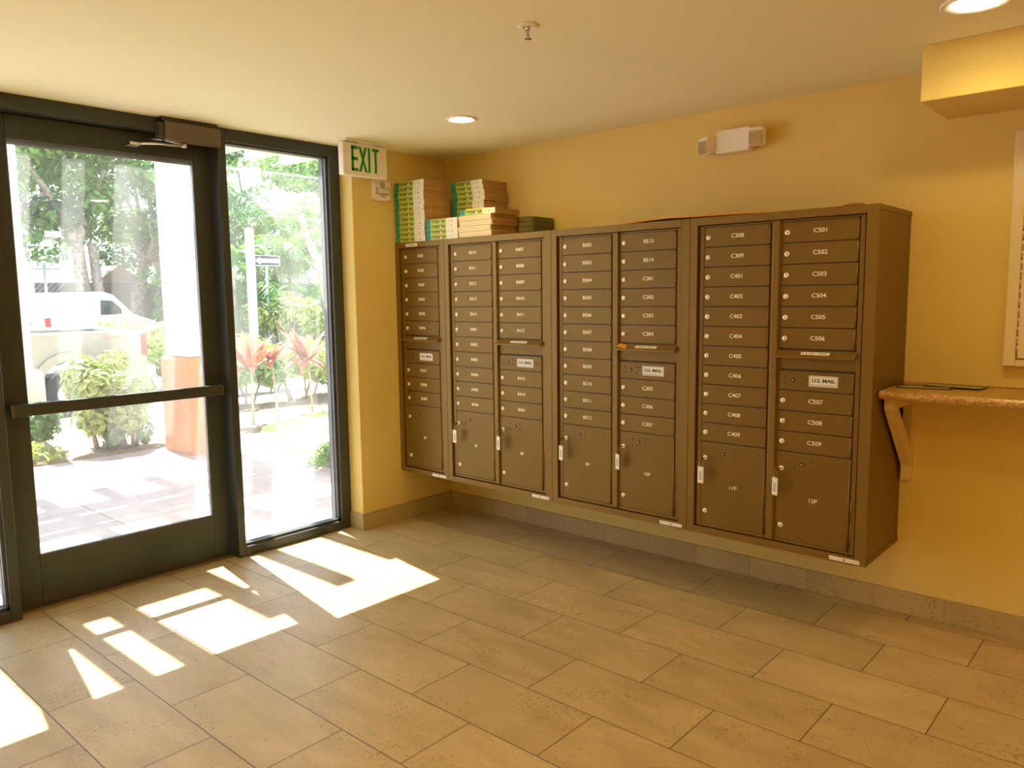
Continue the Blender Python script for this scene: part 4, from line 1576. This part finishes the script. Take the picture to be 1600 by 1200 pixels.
for sg in (-1, 1):
    x0 = sg * (VW / 2 - 0.002)
    x1 = sg * (VW / 2 + 0.006)
    mb.prism([(-0.35, 1.42), (-0.32, 1.88), (0.22, 1.86), (0.85, 1.42)], 'YZ', min(x0, x1), max(x0, x1), CARG)
mb.build('side_window', vn)
mb = MB()
mb.prism([(0.36, 2.005), (0.375, 2.02), (1.24, 1.45), (1.225, 1.43)], 'YZ', -VW / 2 + 0.14, VW / 2 - 0.14, CARG)
mb.build('windshield', vn)
mb = MB()
mb.box(VW / 2 - 0.02, VW / 2 + 0.02, -2.64, -2.42, 1.12, 1.38, TAIL, 0.02, 2)
mb.build('tail_light', vn)
mb = MB()
mb.box(-VW / 2 - 0.02, -VW / 2 + 0.02, -2.64, -2.42, 1.12, 1.38, TAIL, 0.02, 2)
mb.build('tail_light', vn)
mb = MB()
mb.box(-0.3, 0.3, -2.66, -2.61, 1.12, 1.30, mat('plate', (0.35, 0.36, 0.4), 0.4))
mb.build('licence_plate', vn)
mb = MB()
mb.box(VW / 2, VW / 2 + 0.2, 0.6, 0.72, 1.38, 1.6, CARW, 0.03, 2)
mb.build('wing_mirror', vn)
for yy in (-1.65, 1.75):
    for xx in (-VW / 2 + 0.12, VW / 2 - 0.12):
        wheel(xx, yy, 0.34, 0.35, 0.22, vn)
vn.rotation_euler = (0, 0, math.radians(22))
vn.scale = (0.76, 0.74, 0.88)

# carport
cp = thing('carport', 'white flat-roofed carport across the street behind the van', 'carport', (-22.2, 2.6, 0))
PWH = mat('white_metal_paint', (0.85, 0.85, 0.82), 0.5)
mb = MB()
mb.box(-3, 1.2, -7.5, 2.15, 3.34, 3.5, PWH)
mb.box(-3, 1.1, -7.4, 2.05, 3.28, 3.34, mat('roof_deck', (0.55, 0.45, 0.36), 0.8))
mb.build('roof', cp)
for (px_, py_) in ((0.8, 1.2), (0.8, -2.2), (0.8, -5.6), (-2.6, 1.2), (-2.6, -2.2)):
    mb = MB()
    mb.box(px_ - 0.08, px_ + 0.08, py_ - 0.08, py_ + 0.08, 0, 3.29, PWH, 0.01)
    mb.build('post', cp)
mb = MB()
mb.box(0.7, 0.9, -7.4, 2.0, 3.08, 3.285, PWH)
mb.build('beam', cp)

# chain-link fence
fn = thing('chain_link_fence', 'galvanised chain-link fence with posts in front of the carport', 'fence', (-21.2, 3.2, 0.02))
for k in range(9):
    mb = MB()
    mb.cyl((0, -5.2 + k * 0.9, 0), (0, -5.2 + k * 0.9, 2.45 + (0.12 if k > 6 else 0)), 0.045, GALV, n=10)
    mb.build('post', fn)
mb = MB()
mb.cyl((0, -5.2, 2.4), (0, 2.0, 2.4), 0.03, GALV, n=8)
mb.build('top_rail', fn)
V, F = [], []
for k in range(60):
    for sg in (-1, 1):
        y0 = -5.2 + k * 0.15 - (1.15 if sg > 0 else 0)
        a, b = Vector((0, y0, 0.0)), Vector((0, y0 + sg * 2.3, 2.35))
        if sg < 0:
            a.y += 1.15
            b.y += 1.15
        if min(a.y, b.y) < -5.2 or max(a.y, b.y) > 2.0:
            continue
        i = len(V)
        V += [a, a + Vector((0, 0.012, 0)), b + Vector((0, 0.012, 0)), b]
        F.append((i, i + 1, i + 2, i + 3))
raw_mesh('wire_mesh', V, F, GALV, fn)

# block wall behind the trees
BLK = tile_mat('block_wall', 0.4, 0.2, 0, 0, (0.30, 0.25, 0.20), (0.42, 0.36, 0.30), (0.2, 0.17, 0.14), 'YZ', 0.5, 0.01)
mb = MB()
mb.box(-24.6, -24.4, 5.0, 22, 0, 2.1, BLK)
tag(mb.build('block_wall'), 'grey brown block wall behind the trees and the van bonnet', 'wall')
mb = MB()
mb.prism([(7.0, 0), (7.0, 2.0), (8.0, 2.75), (9.2, 2.0), (9.2, 0)], 'YZ', -27, -25.2, mat('shed_brown', (0.38, 0.28, 0.22), 0.9))
tag(mb.build('shed'), 'low brown gabled shed beyond the block wall', 'shed')

# poles
t = thing('square_post', 'thick white square street post beside the ONE WAY sign', 'post', (-10.0, 4.33, -0.2))
mb = MB()
mb.box(-0.07, 0.07, -0.06, 0.06, 0, 3.02, PWH, 0.006)
mb.build('post', t)
mb = MB()
mb.prism([(-0.075, 3.02), (0.075, 3.02), (0.0, 3.05)], 'XZ', -0.065, 0.065, GALV)
mb.build('cap', t)
sg = thing('one_way_sign', 'ONE WAY street sign with left pointing arrow on a slim white pole', 'street sign', (-18.0, 9.52, -0.2), rz=math.radians(0))
mb = MB()
mb.cyl((0, 0, 0), (0, 0, 3.2), 0.035, PWH, n=10)
mb.build('pole', sg)
mb = MB()
mb.box(0.036, 0.042, -0.46, 0.46, 2.70, 3.02, PWH)
mb.box(0.0415, 0.0425, -0.445, 0.445, 2.715, 3.005, mat('sign_black', (0.03, 0.03, 0.035), 0.5))
mb.prism([(-0.42, 2.86), (-0.22, 2.975), (-0.22, 2.925), (0.42, 2.925), (0.42, 2.795), (-0.22, 2.795), (-0.22, 2.745)], 'YZ', 0.0420, 0.0435, PWH)
pn = mb.build('sign_plate', sg)
text('lettering', 'ONE WAY', 0.135, MATS['sign_black'], (0.0437, 0.09, 2.86), FACE_PX, pn, 0.002, 0.95)
t = thing('slim_post', 'slim pale post standing in front of the palms at the far right', 'post', (-19.0, 12.35, -0.2))
mb = MB()
mb.cyl((0, 0, 0), (0, 0, 2.3), 0.04, PWH, n=10)
mb.build('post', t)
t = thing('overhead_wire', 'thin overhead wire stretched above the parked vehicles', 'wire')
mb = MB()
mb.tube([(-10, -8 + k, 3.95 + 0.0 * k) for k in range(0, 26, 5)], 0.012, GALV, 6)
mb.build('wire', t)
